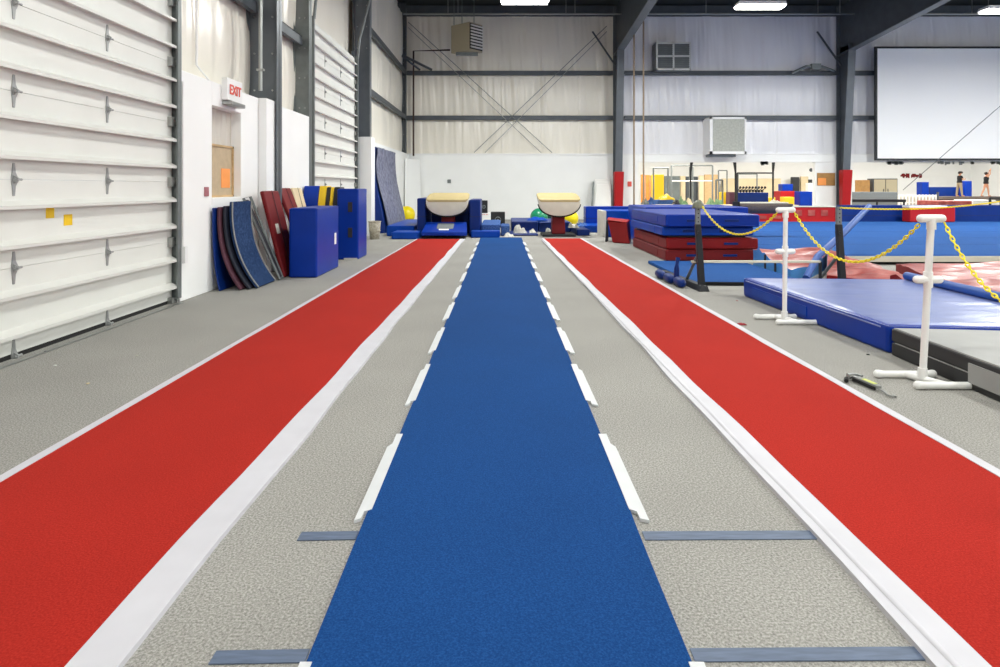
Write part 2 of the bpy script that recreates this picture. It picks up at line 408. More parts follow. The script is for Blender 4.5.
# X-brace cables behind the girts
for a, bb, lab in (((405,22),(552,156),'falling to the right'), ((612,26),(474,156),'falling to the left')):
    br = thing('brace_cable', at(bb[0],bb[1],24.5), f'pair of diagonal brace cables on the cream wall {lab}', 'cable')
    for d in (0, -.35):
        yc_ = 24.545 if bb[0] > a[0] else 24.50
        MB().tube([at(a[0],a[1],yc_)+Vector((.12 if bb[0]>a[0] else -.2,0,d*.6)), at(bb[0],bb[1],yc_)+Vector((d*1.2*(1 if bb[0]>a[0] else -1),0,.13))], .014, 6).build('cable', 'zinc' if d else 'steel_grey', br)
# dark drain pipe left on back wall and pipe to heater
p = MB().tube([at(413.5,156,24.4), at(413.5,51,24.4), at(450,50,24.2)], .035, 8)
tag(p.build('gas_pipe', 'rust'), 'thin dark pipe rising up the cream wall to the unit heater', 'pipe')
# struts in the corner
p = MB().tube([at(402,55,24.2), at(432,70,24.5)], .05, 6); p.tube([at(402,56,24.2), at(420,70,24.5)], .04, 6)
tag(p.build('corner_brace', 'steel_dark'), 'short dark diagonal braces from corner column to upper girt', 'brace')
# conduits on left wall
p = MB().tube([(-3.74, 7.86, 6), (-3.74, 7.86, 2.75), (-3.62, 8.0, 2.55)], .014, 8)
tag(p.build('conduit', 'paint_white'), 'thin white conduit running down to the exit sign', 'conduit')
p = MB().tube([(-3.42, 9.1, 7), (-3.42, 9.1, 2.62)], .028, 8); p.box(-3.47, -3.37, 9.07, 9.13, 2.9, 2.93); p.box(-3.6,-3.25,9.08,9.14,4.0,4.04)
tag(p.build('conduit', 'zinc'), 'grey metal conduit in front of the dark column beside the exit sign', 'conduit')
p = MB().tube([(-3.47, 6.98, .55), (-3.47, 6.98, 2.4)], .012, 8); p.box(-3.5, -3.43, 6.95, 7.01, .42, .6)
tag(p.build('conduit', 'paint_white'), 'thin white conduit beside the near overhead door edge', 'conduit')

# ---------------------------------------------------------------- overhead doors
def overhead_door(name, y0, y1, top, hinge_ys, stickers=False, dx=0.0):
    d = struct(thing(name, (-3.7+dx, (y0+y1)/2, 0)))
    ph = .66; per = .645
    js = [ph+per*k for k in range(-1, 7) if ph+per*k < top]
    body = MB(); edges = [.03]+[j for j in js if j > .1]+[top]
    for a, bb in zip(edges, edges[1:]): body.box(-3.74+dx, -3.69+dx, y0, y1, a+.0012, bb-.0012)
    body.build('door_panel', 'door_paint', d, bevel=.0015)
    for j in js+[js[-1]+per]:
        for off in (-.185, .175):
            z = j+off
            if .05 < z < top-.05:
                r = MB(); r.ext([(-3.69+dx, z-.02), (-3.635+dx, z-.018), (-3.63+dx, z-.03), (-3.615+dx, z-.03), (-3.615+dx, z-.004), (-3.69+dx, z+.03)], 'y', y0+.02, y1-.01)
                r.build('strut', 'door_rib', d)
        for hy in hinge_ys:
            if not (0 < j < top-.1): continue
            h = MB(); h.ext([(hy-.008, j-.12), (hy+.008, j-.12), (hy+.016, j-.05), (hy+.034, j-.02), (hy+.034, j+.02), (hy+.016, j+.05), (hy+.008, j+.12), (hy-.008, j+.12), (hy-.016, j+.05), (hy-.022, j+.02), (hy-.022, j-.02), (hy-.016, j-.05)], 'x', -3.69+dx, -3.682+dx)
            h.ext([(-3.69+dx, j-.035), (-3.65+dx, j-.01), (-3.65+dx, j+.01), (-3.69+dx, j+.035)], 'y', hy-.008, hy+.008)
            h.tube([(-3.665+dx, hy-.02, j), (-3.665+dx, hy+.05, j)], .009, 8)
            h.build('hinge', 'hinge_steel', d)
    MB().box(-3.73+dx, -3.69+dx, y0, y1, 0, .035).build('bottom_seal', 'rubber', d)
    for ty, sgn in ((y1+.02, 1), (y0-.02, -1)):
        if ty < .5: continue
        t = MB(); t.box(-3.72+dx, -3.60+dx, ty, ty+.012*sgn, .05, top+.05); t.box(-3.62+dx, -3.60+dx, ty-.06*sgn, ty, .05, top+.05); t.box(-3.72+dx, -3.70+dx, ty-.05*sgn, ty, .05, top+.05)
        t.tube([(-3.61+dx, ty-.03*sgn, top), (-3.56+dx, ty-.03*sgn, top+.5), (-3.3+dx, ty-.03*sgn, top+1.5), (-2.9+dx, ty-.03*sgn, top+2.6)], .03, 6)
        t.build('track', 'steel_grey', d)
        jb = MB(); jb.box(-3.78+dx, -3.7+dx, ty, ty+.04*sgn, 0, top+.2); jb.build('jamb', 'steel_dark', d)
        for j in js:
            r = MB(); r.tube([(-3.65+dx, ty-.06*sgn, j), (-3.65+dx, ty+.01*sgn, j)], .012, 8); r.tube([(-3.65+dx, ty-.035*sgn, j), (-3.65+dx, ty-.005*sgn, j)], .026, 10)
            r.box(-3.69+dx, -3.64+dx, ty-.11*sgn, ty-.06*sgn, j-.05, j+.05); r.build('roller', 'zinc', d)
    MB().box(-3.6+dx, -3.56+dx, y0, y1, 0, .006).build('threshold', 'zinc', d)
    if stickers:
        for sy, sz, s in ((5.05, 1.045, .045), (5.26, .98, .05)):
            st = MB().box(-3.69+dx, -3.686+dx, sy-s, sy+s, sz-s*.9, sz+s*.9).build('warning_sticker', 'vinyl_yellow', d)
            st['label'] = 'small yellow square sticker'
    return d
overhead_door('door_1', .3, 6.92, 4.5, (1.34, 2.45, 3.56, 4.67, 5.78), True, .13)
overhead_door('door_2', 12.35, 16.15, 4.5, (13.4, 14.7))

# exit sign
e = thing('exit_sign', (-3.45, 8.2, 2.3), 'white exit sign with red letters high on the left wall', 'exit sign')
MB().box(-3.49, -3.41, 7.98, 8.44, 2.34, 2.62).build('housing', 'paint_white', e, bevel=.01)
MB().box(-3.49, -3.36, 8.0, 8.42, 2.28, 2.33).build('emergency_lamp', 'zinc', e, bevel=.01)
tx = bpy.data.curves.new('exit_letters', 'FONT'); tx.body = 'EXIT'; tx.size = .17; tx.extrude = .003; tx.align_x = 'CENTER'; tx.align_y = 'CENTER'; tx.offset = .004
tmp = bpy.data.objects.new('tmp', tx); COL.objects.link(tmp); bpy.context.view_layer.update()
lme = bpy.data.meshes.new_from_object(tmp.evaluated_get(bpy.context.evaluated_depsgraph_get())); bpy.data.objects.remove(tmp)
lme.materials.clear(); lme.materials.append(MATS['sign_red']); to = bpy.data.objects.new('letters', lme); COL.objects.link(to)
to.parent = e; to.rotation_euler = (PI/2, 0, PI/2); to.location = Vector((-3.405, 8.21, 2.475))-Vector(e['org'])

# ---------------------------------------------------------------- wall equipment at the back
def panel_box(px0, px1, py0, py1, Y, depth): return xa(px0,Y), xa(px1,Y), Y, Y+depth, za(py1,Y), za(py0,Y)
# unit heater: a tan box turned towards the right
h = thing('unit_heater', at(466,52,23.0), 'tan unit heater with louvred front hung high on the cream wall', 'heater')
c0 = at(450,0,23.2); zt, zb = za(23,23.0), za(51,23.0)
A = Vector((xa(451,23.4),23.4,0)); B = Vector((xa(469.5,22.8),22.8,0)); C_ = Vector((xa(482.5,23.3),23.3,0)); D = A+(C_-B)
MB().hull([v+Vector((0,0,zb)) for v in (A,B,C_,D)], [v+Vector((0,0,zt)) for v in (A,B,C_,D)]).build('cabinet', 'beige_metal', h, bevel=.01)
n_ = (C_-B).normalized(); out = Vector((n_.y, -n_.x, 0))
fc = MB(); fc.obox(B+out*.005+Vector((0,0,zb+.05)), (C_-B)*.96, out*.02, Vector((0,0,zt-zb-.1))); fc.build('dark_grille', 'rubber', h)
for k in range(8):
    z = zb+.1+k*(zt-zb-.2)/7.3
    MB().obox(B+out*.03+(C_-B)*.04+Vector((0,0,z)), (C_-B)*.9, out*.05+Vector((0,0,-.02)), Vector((0,0,.06))).build('louvre', 'door_rib', h)
for px in (454, 462, 474): MB().tube([(xa(px,23.2),23.2,zt-.02),(xa(px,23.2),23.2,rz(23.2)-.1)], .015, 6).build('hanger', 'steel_grey', h)
MB().box(xa(456,23.2), xa(478,23.2), 23.1, 23.3, zb-.12, zb-.02).build('bracket', 'steel_grey', h)
# small louvre vent
v = thing('wall_vent', at(672,70,24.4), 'square grey four-pane wall vent above the upper girt', 'vent')
x0, x1, yy, _, z0, z1 = panel_box(656, 691, 42, 70, 24.1, .4)
MB().box(x0, x1, 24.15, 24.7, z0, z1).build('housing', 'steel_grey', v)
f = MB(); w = .06
for a in ((x0,x1,z0,z0+w),(x0,x1,z1-w,z1),(x0,x0+w,z0,z1),(x1-w,x1,z0,z1),((x0+x1)/2-w/2,(x0+x1)/2+w/2,z0,z1),(x0,x1,(z0+z1)/2-w/2,(z0+z1)/2+w/2)):
    f.box(a[0], a[1], 24.08, 24.16, a[2], a[3])
f.build('frame', 'door_paint', v)
sl = MB()
for k in range(14): sl.box(x0, x1, 24.1, 24.15, z0+.05+k*(z1-z0)/14, z0+.08+k*(z1-z0)/14)
sl.build('slats', 'mesh_grey', v)
# large exhaust fan box
v = thing('exhaust_fan', at(726,155,24.0), 'large white square exhaust fan box between the two ropes and the screen', 'exhaust fan')
x0, x1, yy, _, z0, z1 = panel_box(710, 746.5, 117, 154, 23.9, .4)
MB().box(x0, x1, 23.95, 24.75, z0, z1).build('housing', 'paint_white', v, bevel=.01)
MB().box(x0+.12, x1-.08, 23.93, 23.96, z0+.1, z1-.08).build('filter', 'filter_grey', v)
f = MB()
for a in ((x0,x1,z0,z0+.1),(x0,x1,z1-.07,z1),(x0,x0+.1,z0,z1),(x1-.07,x1,z0,z1)): f.box(a[0], a[1], 23.9, 23.95, a[2], a[3])
f.build('frame', 'paint_white', v)
MB().box(x0, x0+1.0, 24.0, 24.4, z0-.1, z0).build('bracket', 'steel_dark', v)
# duct piece resting on the girt left of the far column
p = MB().tube([at(792,73,24.4), at(806,66.5,24.4), at(822,66.5,24.4), at(834,71,24.4)], .05, 8); p.box(xa(811,24.4), xa(820,24.4), 24.3, 24.5, za(70,24.4), za(64,24.4))
tag(p.build('cable_box', 'steel_grey'), 'grey junction box with bent conduit on upper girt left of far column', 'junction box')
# projection screen
s = thing('projection_screen', at(950,158,24.1), 'large white projection screen in a black frame on the right back wall', 'projection screen')
x0, z0, z1 = xa(877,24.1), za(158.5,24.1), za(48.5,24.1); x1 = x0+6.0
MB().box(x0, x1, 24.1, 24.14, z0, z1).build('screen_surface', 'screen_white', s)
f = MB(); w = .07
for a in ((x0-w,x1+w,z0-w,z0),(x0-w,x1+w,z1,z1+w),(x0-w,x0,z0,z1),(x1,x1+w,z0,z1)): f.box(a[0], a[1], 24.07, 24.17, a[2], a[3])
f.build('frame', 'steel_black', s)
for x in (x0+.5, x0+3, x1-.5):
    MB().box(x-.04, x+.04, 24.14, 24.7, z1-.5, z1-.42).build('bracket', 'steel_dark', s)
# climbing ropes
for px, yb, lab in ((634, 207, 'left'), (643.5, 203, 'right')):
    r = thing('climbing_rope', (xa(px,22),22,za(yb,22)), f'thin brown climbing rope beside the red padded column, {lab} of the two', 'rope')
    MB().tube([(xa(px,22),22,za(yb,22)),(xa(px,22),22,rz(22)+.02)], .03, 8).build('rope', 'rope_tan', r)
    if lab == 'left': MB().lathe([(.0,-.06),(.07,-.05),(.07,.03),(.03,.1),(0,.1)], (xa(px,22),22,za(yb,22)), 12).build('weight', 'steel_black', r)
# bits on the white wall
tag(MB().box(xa(447.5,FY), xa(451,FY), FY-.03, FY, za(183,FY), za(179.5,FY)).build('thermostat', 'steel_grey', bevel=.01), 'small grey thermostat on the white wall above the left vaulting table', 'thermostat')
tag(MB().box(xa(627.5,FY), xa(631.5,FY), FY-.03, FY, za(186.5,FY), za(181.5,FY)).build('fire_alarm_pull', 'sign_red', bevel=.01), 'small red alarm box on white wall right of the red padded column', 'fire alarm')
nb = thing('notice_board', at(829,195,FY), 'brown notice board with orange paper on the white pier beside far column', 'notice board')
MB().box(xa(817,FY), xa(834.5,FY), FY-.04, FY, za(185.5,FY), za(173,FY)).build('board', 'board_brown', nb)
MB().box(xa(817.5,FY), xa(825.5,FY), FY-.05, FY-.04, za(185.3,FY), za(178,FY)).build('sheet', 'paper_orange', nb)
# clutter hung on the header of the right opening
g = MB(); random.seed(3)
for k in range(60):
    px = random.choice([random.uniform(885,901), random.uniform(934,973), random.uniform(985,1010), random.uniform(760,766)]); w = random.uniform(.03,.12)
    z = 2.2-random.uniform(0,.02); x = xa(px,FY-.05); g.box(x, x+w, FY-.07, FY-.03, z-random.uniform(.03,.1), z+.04)
g.box(xa(885,FY), xa(1012,FY), FY-.045, FY-.03, 2.17, 2.185); hk = tag(g.build('hook_rail', 'steel_grey'), 'row of small dark hooks and clips along the top of the wide opening', 'hooks')

# ---------------------------------------------------------------- lights
K = [0]
def fixture(x, y, z, label, visible=True):
    L = .62; w = .2
    t = thing('ceiling_light', (x,y,z), label, 'ceiling light', 'hanging fluorescent lights')
    hd = MB(); hd.ext([(x-.62, z+.14), (x+.62, z+.14), (x+.66, z+.05), (x-.66, z+.05)], 'y', y-w, y+w); hd.build('housing', 'paint_white', t)
    MB().box(x-L, x+L, y-w+.02, y+w-.02, z, z+.05).build('diffuser', 'lamp', t)
    for dx in (-.5, .5): MB().tube([(x+dx,y,z+.14),(x+dx,y,rz(y)-.02)], .008, 5).build('hanger', 'zinc', t)
    l = bpy.data.lights.new('fixture_lamp', 'AREA'); l.shape = 'RECTANGLE'; l.size = 1.2; l.size_y = .4; l.energy = 235 if y > 17 else 105; l.color = (.985,1,.95)
    lo = bpy.data.objects.new('fixture_lamp', l); COL.objects.link(lo); lo.location = (x,y,z-.02)
for i, y in enumerate((17.4, 10.5, 3.6, -3)):
    for j, x in enumerate((.65, 7.04, 13.75, 19.3)):
        z = (6.26, 6.12, 6.0, 6.1)[j] if i == 0 else 6.3
        lab = ('bright hanging light above the ' + ['blue runway, at the top edge', 'stacked mats, between the two steel columns', 'projection screen at the right edge', 'right wall'][j]) if i == 0 else 'hanging fluorescent light out of the picture over the gym floor'
        fixture(x, y, z, lab)
for x in (8, 14, 20, 26):
    for y in (29, 36):
        l = bpy.data.lights.new('hall_lamp', 'AREA'); l.shape = 'RECTANGLE'; l.size = 2.4; l.size_y = .6; l.energy = 190; l.color = (1,.97,.9)
        lo = bpy.data.objects.new('hall_lamp', l); COL.objects.link(lo); lo.location = (x,y,3.95)

#%%PART2%%
# ---------------------------------------------------------------- runways
def strip(name, m, pL, pR, z, zt=.012, parent=None, ys=None, wave=0.0, seed=0):
    """long carpet: pL / pR are (x near, x far) at Y=0 and Y=16; slightly irregular edges"""
    ya, yb = ys; n = max(2, int((yb-ya)/.25)); v = []; f = []
    for i in range(n+1):
        y = ya+(yb-ya)*i/n; t = y/16
        xl = pL[0]+(pL[1]-pL[0])*t+wave*noise.noise(Vector((y*1.1, seed, 0))); xr = pR[0]+(pR[1]-pR[0])*t+wave*noise.noise(Vector((y*1.1, seed+9, 0)))
        v += [(xl,y,z), (xr,y,z), (xr,y,z+zt), (xl,y,z+zt)]
    for i in range(n):
        o = i*4
        for a, b in ((0,1),(1,2),(2,3),(3,0)): f.append((o+a, o+a+4, o+b+4, o+b))
    f += [(0,1,2,3), (n*4+3, n*4+2, n*4+1, n*4)]
    mb = MB(); mb.add(v, f); return mb.build(name, m, parent)
def lerp(p, q, w): return (p[0]+(q[0]-p[0])*w, p[1]+(q[1]-p[1])*w)
rl = thing('runway_carpet', (-1.6, 7.5, 0), 'long red vault runway with white edges on the left', 'runway')
LO, LI = (-2.125,-1.975), (-1.14,-.96)
strip('carpet', 'red_carpet', LO, LI, 0, .014, rl, (-1.5, 15.25))
strip('outer_edge', 'white_edge', (LO[0]-.045,LO[1]-.03), (LO[0]+.004,LO[1]+.004), 0, .017, rl, (-1.5, 15.25), .012, 1)
strip('inner_edge', 'white_edge', (LI[0]-.004,LI[1]-.004), (LI[0]+.14,LI[1]+.10), 0, .018, rl, (-1.5, 15.25), .02, 2)
rr = thing('runway_carpet', (1.6, 7.5, 0), 'long red vault runway with white edges on the right', 'runway')
RI, RO = (1.285, 1.02), (2.175, 1.89)
strip('carpet', 'red_carpet', RI, RO, 0, .014, rr, (-1.5, 15.4))
strip('outer_edge', 'white_edge', (RO[0]-.004,RO[1]-.004), (RO[0]+.05,RO[1]+.055), 0, .017, rr, (-1.5, 15.4), .012, 3)
strip('inner_edge', 'white_edge', (RI[0]-.145,RI[1]-.05), (RI[0]+.004,RI[1]+.004), 0, .018, rr, (-1.5, 15.4), .02, 4)
# soft roll in the loose inner edge
rb = MB(); n = 60
pts = [(RI[0]-.085+(RI[1]-RI[0])*y/16+.008*noise.noise(Vector((y*1.5,0,3))), y, .012) for y in [(-1.5+16.5*i/n) for i in range(n+1)]]
rb.tube(pts, .014, 6); rb.build('edge_fold', 'white_edge', rr)
bl = strip('runway_carpet', 'blue_carpet', (-.509,-.50), (.496,.503), 0, .012, None, (-1.5, 15.7), .006, 5)
tag(bl, 'long blue runway carpet down the middle of the floor', 'runway')
tops = [1.70, 3.27, 4.56, 5.75, 7.0, 8.2, 9.5, 10.8, 12.1, 13.4, 14.7]; lens = [1.0, .83, .84, .87, .93, .95, .95, .9, .9, .85, .8]
ordn = ['nearest', 'second nearest', 'third nearest', 'fourth nearest', 'fifth nearest', 'sixth nearest', 'seventh nearest', 'fourth from the far end', 'third from the far end', 'second from the far end', 'farthest']
for sd, nm in ((-1,'left'),(1,'right')):
    for k, (t, L) in enumerate(zip(tops, lens)):
        xi, xo = (.492, .545) if sd < 0 else (.488, .550)
        t *= .98; L *= .9; a = t-L
        P_ = [(sd*(xi+.03),a-.02),(sd*(xi+.03),a-.07),(sd*xo,a-.085),(sd*(xo-.004),t-.16),(sd*(xo-.022),t-.12),(sd*(xo-.022),t),(sd*xi,t),(sd*(xi+.004),a)]
        m = MB(); m.hull([(x,y,.002) for x,y in P_], [(x,y,.0145) for x,y in P_])
        o = m.build('tape_strip', 'white_tape')
        tag(o, f'white tape strip on the {nm} edge of the blue runway, {ordn[k]}', 'tape strip', f'white tape strips along the {nm} edge of the blue runway')
for x0_, x1_, px, py, w, lab in ((-.72,-.515,0,537,.055,'dark tape strip on floor left of the blue runway, the farther one'), (.51,1.128,0,536.5,.055,'dark tape strip on floor right of the blue runway, the farther one'),
                       (-.765,-.515,0,658.5,.048,'dark tape strip on floor left of the blue runway at the bottom edge'), (.51,1.128,0,656,.048,'dark tape strip on floor right of the blue runway at the bottom edge')):
    Y = H*F/(py-CY)
    tag(MB().hull([(x0_,Y-w/2,.001),(x1_,Y-w/2+.006,.001),(x1_,Y+w/2+.006,.001),(x0_,Y+w/2,.001)], [(x0_,Y-w/2,.004),(x1_,Y-w/2+.006,.004),(x1_,Y+w/2+.006,.004),(x0_,Y+w/2,.004)]).build('floor_tape', 'floor_tape'), lab, 'tape strip')

# ---------------------------------------------------------------- mats against the left wall
def slab_curve(name, m, label, prof, thick, y0, y1, edge=None, skew=0.0):
    """bent foam slab: profile points (x,z) from top to floor, thickness towards the wall"""
    t = thing(name, (prof[-1][0], (y0+y1)/2, 0), label, 'mat')
    N = 16; P = []
    for i in range(N+1):
        u = i/N; a, b_, c = Vector((*prof[0],)), Vector((*prof[1],)), Vector((*prof[2],))
        P.append(a*(1-u)**2+b_*2*u*(1-u)+c*u*u)
    back = []
    for i, p in enumerate(P):
        d = (P[min(i+1,N)]-P[max(i-1,0)]).normalized(); nn = Vector((d.y, -d.x));  nn = nn if nn.x < 0 else -nn
        back.append(p+nn*thick)
    mz = min(q.y for q in P+back); 
    P = [Vector((p.x, p.y-mz)) for p in P]; back = [Vector((p.x, p.y-mz)) for p in back]
    b = MB(); vs = []; fs = []
    for p, q in zip(P, back):
        k = skew*(1-p.y)
        vs += [(p.x, y0+k, p.y), (p.x, y1+k, p.y), (q.x, y1+k, q.y), (q.x, y0+k, q.y)]
    for i in range(N):
        o = i*4
        for a_, c_ in ((0,1),(1,2),(2,3),(3,0)): fs.append((o+a_, o+c_, o+c_+4, o+a_+4))
    fs += [(3,2,1,0), (N*4, N*4+1, N*4+2, N*4+3)]
    b.add(vs, fs); b.build('foam_body', m, t, bevel=.008)
    if edge:
        for ye in (y0, y1): MB().tube([(p.x+.004, ye+skew*(1-p.y), p.y) for p in P], .009, 6).build('edge_binding', edge, t)
    return t
slab_curve('foam_mat', 'slab_denim', 'bent blue carpeted foam mat leaning on left wall, frontmost of its pile', [(-3.30,1.06),(-3.34,.45),(-2.98,.015)], .035, 7.86, 8.45, 'vinyl_grey')
slab_curve('foam_mat', 'vinyl_dark', 'bent near-black foam mat behind the blue carpeted one', [(-3.35,1.01),(-3.39,.42),(-3.05,.012)], .03, 7.78, 8.42)
slab_curve('foam_mat', 'vinyl_purple', 'bent brownish maroon foam mat at the left of the leaning pile', [(-3.395,1.0),(-3.43,.40),(-3.13,.012)], .03, 7.72, 8.4)
slab_curve('foam_mat', 'vinyl_navy', 'dark blue foam mat pressed against the wall behind the maroon one', [(-3.44,1.0),(-3.455,.4),(-3.36,.005)], .02, 7.66, 8.4)
# folded net trampoline frame leaning
t = thing('net_frame', (-3.2,8.9,0), 'grey metal frame with dark net leaning between the blue mats and red mats', 'frame')
top1, top2, bt1, bt2 = Vector((-3.42,8.50,1.10)), Vector((-3.40,8.68,1.12)), Vector((-2.97,8.58,.02)), Vector((-2.97,8.70,.02))
MB().tube([bt1, top1, top2, bt2, bt1], .018, 8).build('tube_frame', 'steel_grey', t)
MB().obox(bt1+Vector((0,0,.02)), (bt2-bt1), (top1-bt1)*.96, Vector((-.008,0,-.004))).build('net', 'velcro', t)


def lean_mat(name, m, label, y0, y1, xt, zt, xb, thick, parts=True, skew=.0):
    """flat mat leaning: face goes from (xb,0) at the floor to (xt,zt) at the wall"""
    t = thing(name, (xb,(y0+y1)/2,0), label, 'mat')
    d = Vector((xt-xb,0,zt)).normalized(); n = Vector((-d.z,0,d.x)); n = n if n.x < 0 else -n
    lift = max(0, -n.z*thick)
    b = MB().obox(Vector((xb,y0,lift)), (0,y1-y0,0), Vector((xt-xb,skew,zt-lift)), n*thick); b.build('body', m, t, bevel=.02)
    if parts:
        MB().obox(Vector((xb+.5*(xt-xb),y0+.18*(y1-y0),.5*zt))-n*.004, (0,.2*(y1-y0),0), d*.14, -n*.004).build('label_patch', 'foam_light', t)
        MB().obox(Vector((xb,(y0+y1)/2-.006,lift+.01))-n*.004, (0,.012,0), Vector((xt-xb,skew,zt-lift))*.99, -n*.003).build('fold_seam', 'velcro', t)
    return t
lean_mat('panel_mat', 'vinyl_maroon', 'dark red mat leaning on the wall nearer to the grey net frame', 8.78, 9.38, -3.26, 1.2, -2.96, .06)
lean_mat('panel_mat', 'vinyl_maroon', 'dark red mat leaning on the wall behind the nearer blue block', 9.88, 10.4, -3.42, 1.24, -2.95, .06)
lean_mat('panel_mat', 'beige', 'beige mat leaning on the wall behind the second dark red mat', 10.5, 10.98, -3.42, 1.24, -3.1, .05)

def block(name, m, label, x0, x1, y0, y1, z0, z1, cat='mat', bevel=.03, side=None, seams=(), parts=None, group=None):
    t = thing(name, ((x0+x1)/2,(y0+y1)/2,z0), label, cat, group)
    bd_ = MB().box(x0, x1, y0, y1, z0, z1).build('body', m, t, bevel=bevel, seg=3)
    sm = MB()
    for s_ in seams: sm.box(x0-.003, x1+.003, y0-.003, y1+.003, s_-.004, s_+.004)
    if seams: sm.build('seam', 'velcro', bd_)
    pp = MB(); r = .006
    zz = z1-bevel*.6
    pp.tube([(x0,y0+bevel,zz),(x0,y1-bevel,zz)], r, 6); pp.tube([(x1,y0+bevel,zz),(x1,y1-bevel,zz)], r, 6); pp.tube([(x0+bevel,y0,zz),(x1-bevel,y0,zz)], r, 6)
    pp.build('piping', m, bd_)
    return t
t = block('foam_block', 'vinyl_blue', 'shorter rectangular blue foam block standing beside the dark red mats', -2.92, -2.53, 8.8, 9.98, 0, .96)
MB().box(-2.532, -2.526, 9.72, 9.82, .38, .55).build('label_patch', 'box_white', t)
t = block('foam_block', 'vinyl_blue', 'taller blue foam block with dark handles standing nearer the red runway', -2.82, -2.45, 11.0, 11.7, 0, 1.22)
for z in (.82, .38): MB().box(-2.63, -2.555, 10.985, 11.01, z, z+.17).build('handle', 'velcro', t, bevel=.008)
MB().box(-2.7, -2.47, 10.99, 11.68, 0, .03).build('base_sole', 'foam_light', t)
# octagonal blue, yellow and black tumbler standing behind
t = thing('folding_mat', (-3.2,11.4,0), 'folded blue, yellow and black striped mat standing behind the blue blocks', 'mat')
def hexa(x0, x1, cy, r, zc):
    return [(cy-r*.6, zc-r), (cy+r*.6, zc-r), (cy+r, zc-r*.1), (cy+r*.6, zc+r), (cy-r*.6, zc+r), (cy-r, zc-r*.1)]
yy = 11.36
def seg(x0, x1, mname, nm, z0=0.0, zt=1.25):
    m = MB(); m.ext([(yy-.12,z0),(yy+.24,z0),(yy+.34,zt-.3),(yy+.24,zt),(yy-.08,zt),(yy-.2,zt-.3)], 'x', x0, x1); return m.build(nm, mname, t, bevel=.02)
seg(-3.47, -3.2, 'vinyl_blue', 'blue_panel', 0, 1.27); seg(-3.2, -3.07, 'vinyl_yellow', 'yellow_panel', 0, 1.27); seg(-3.07, -3.0, 'vinyl_black', 'black_panel'); seg(-3.0, -2.94, 'vinyl_yellow', 'yellow_panel'); seg(-2.94, -2.835, 'vinyl_black', 'black_panel')
# wicker basket
t = thing('wicker_basket', (-3.07,15.3,0), 'round grey wicker basket on the floor before the tall leaning mat', 'basket')
MB().lathe([(0,.0),(.11,0),(.13,.2),(.145,.42),(.13,.42),(.12,.22),(.1,.03),(0,.03)], (-3.03,15.35,0), 24).build('woven_body', 'wicker', t)
rm = MB(); rm.tube([(-3.03+.142*math.cos(a),15.35+.142*math.sin(a),.42) for a in [2*PI*k/24 for k in range(25)]], .014, 6); rm.tube([(-3.03+.135*math.cos(a),15.35+.135*math.sin(a),.2) for a in [2*PI*k/24 for k in range(25)]], .008, 6)
rm.build('rim', 'wicker', t)
# tall sagging crash mat
t = thing('crash_mat', (-3.2,18.6,0), 'tall blue crash mat with grey quilted cover leaning on the far left wall', 'mat')
def crash(th0, y0, y1, off=0.0):
    def P(u, v):
        z = 2.38*v; x = -3.5+.42*(1-v)**1.6+.03*math.sin(v*7)+off; return x, z
    return P
P = crash(0,0,0)
m = MB(); N = 18; vs = []; fs = []
for i in range(N+1):
    v = i/N; x, z = P(0, v); xb_ = max(x-.30,-3.59); vs += [(x-.02,17.2+.6*v,z), (x-.02,20.7+.4*v,z), (xb_,20.7+.4*v,z), (xb_,17.2+.6*v,z)]
for i in range(N):
    o = i*4
    for a_, c_ in ((0,1),(1,2),(2,3),(3,0)): fs.append((o+a_, o+c_, o+c_+4, o+a_+4))
fs += [(3,2,1,0), (N*4, N*4+1, N*4+2, N*4+3)]
m.add(vs, fs); m.build('foam_body', 'vinyl_navy', t, bevel=.02)
q = MB().grid(lambda u, v: (P(0,v)[0]+.03+.035*noise.noise(Vector((u*9+v*2,v*1.5,0)))+.02*noise.noise(Vector((u*20+v*6,v*3,4)))+.03*math.exp(-((u-.25-.3*(1-v))/.06)**2), 17.35+.6*v+3.3*u-.15*v*u, .04+2.33*v), 60, 60)
q.build('quilted_cover', 'quilt_grey', t)
# yellow ball and the pale panel in the corner
tag(MB().ball((xa(406.5,22.0),22.0,.3), .3, 28).build('exercise_ball', 'ball_yellow'), 'yellow exercise ball behind the tall leaning crash mat', 'ball')
tag(MB().hull([(-3.55,23.6,0),(-3.5,23.6,0),(-3.05,24.5,0),(-3.1,24.5,0)], [(-3.58,23.75,2.3),(-3.53,23.75,2.3),(-3.12,24.62,2.3),(-3.17,24.62,2.3)]).build('tall_pale_mat', 'white_wall', bevel=.01), 'pale tall panel leaning in the far left corner behind yellow ball', 'panel')

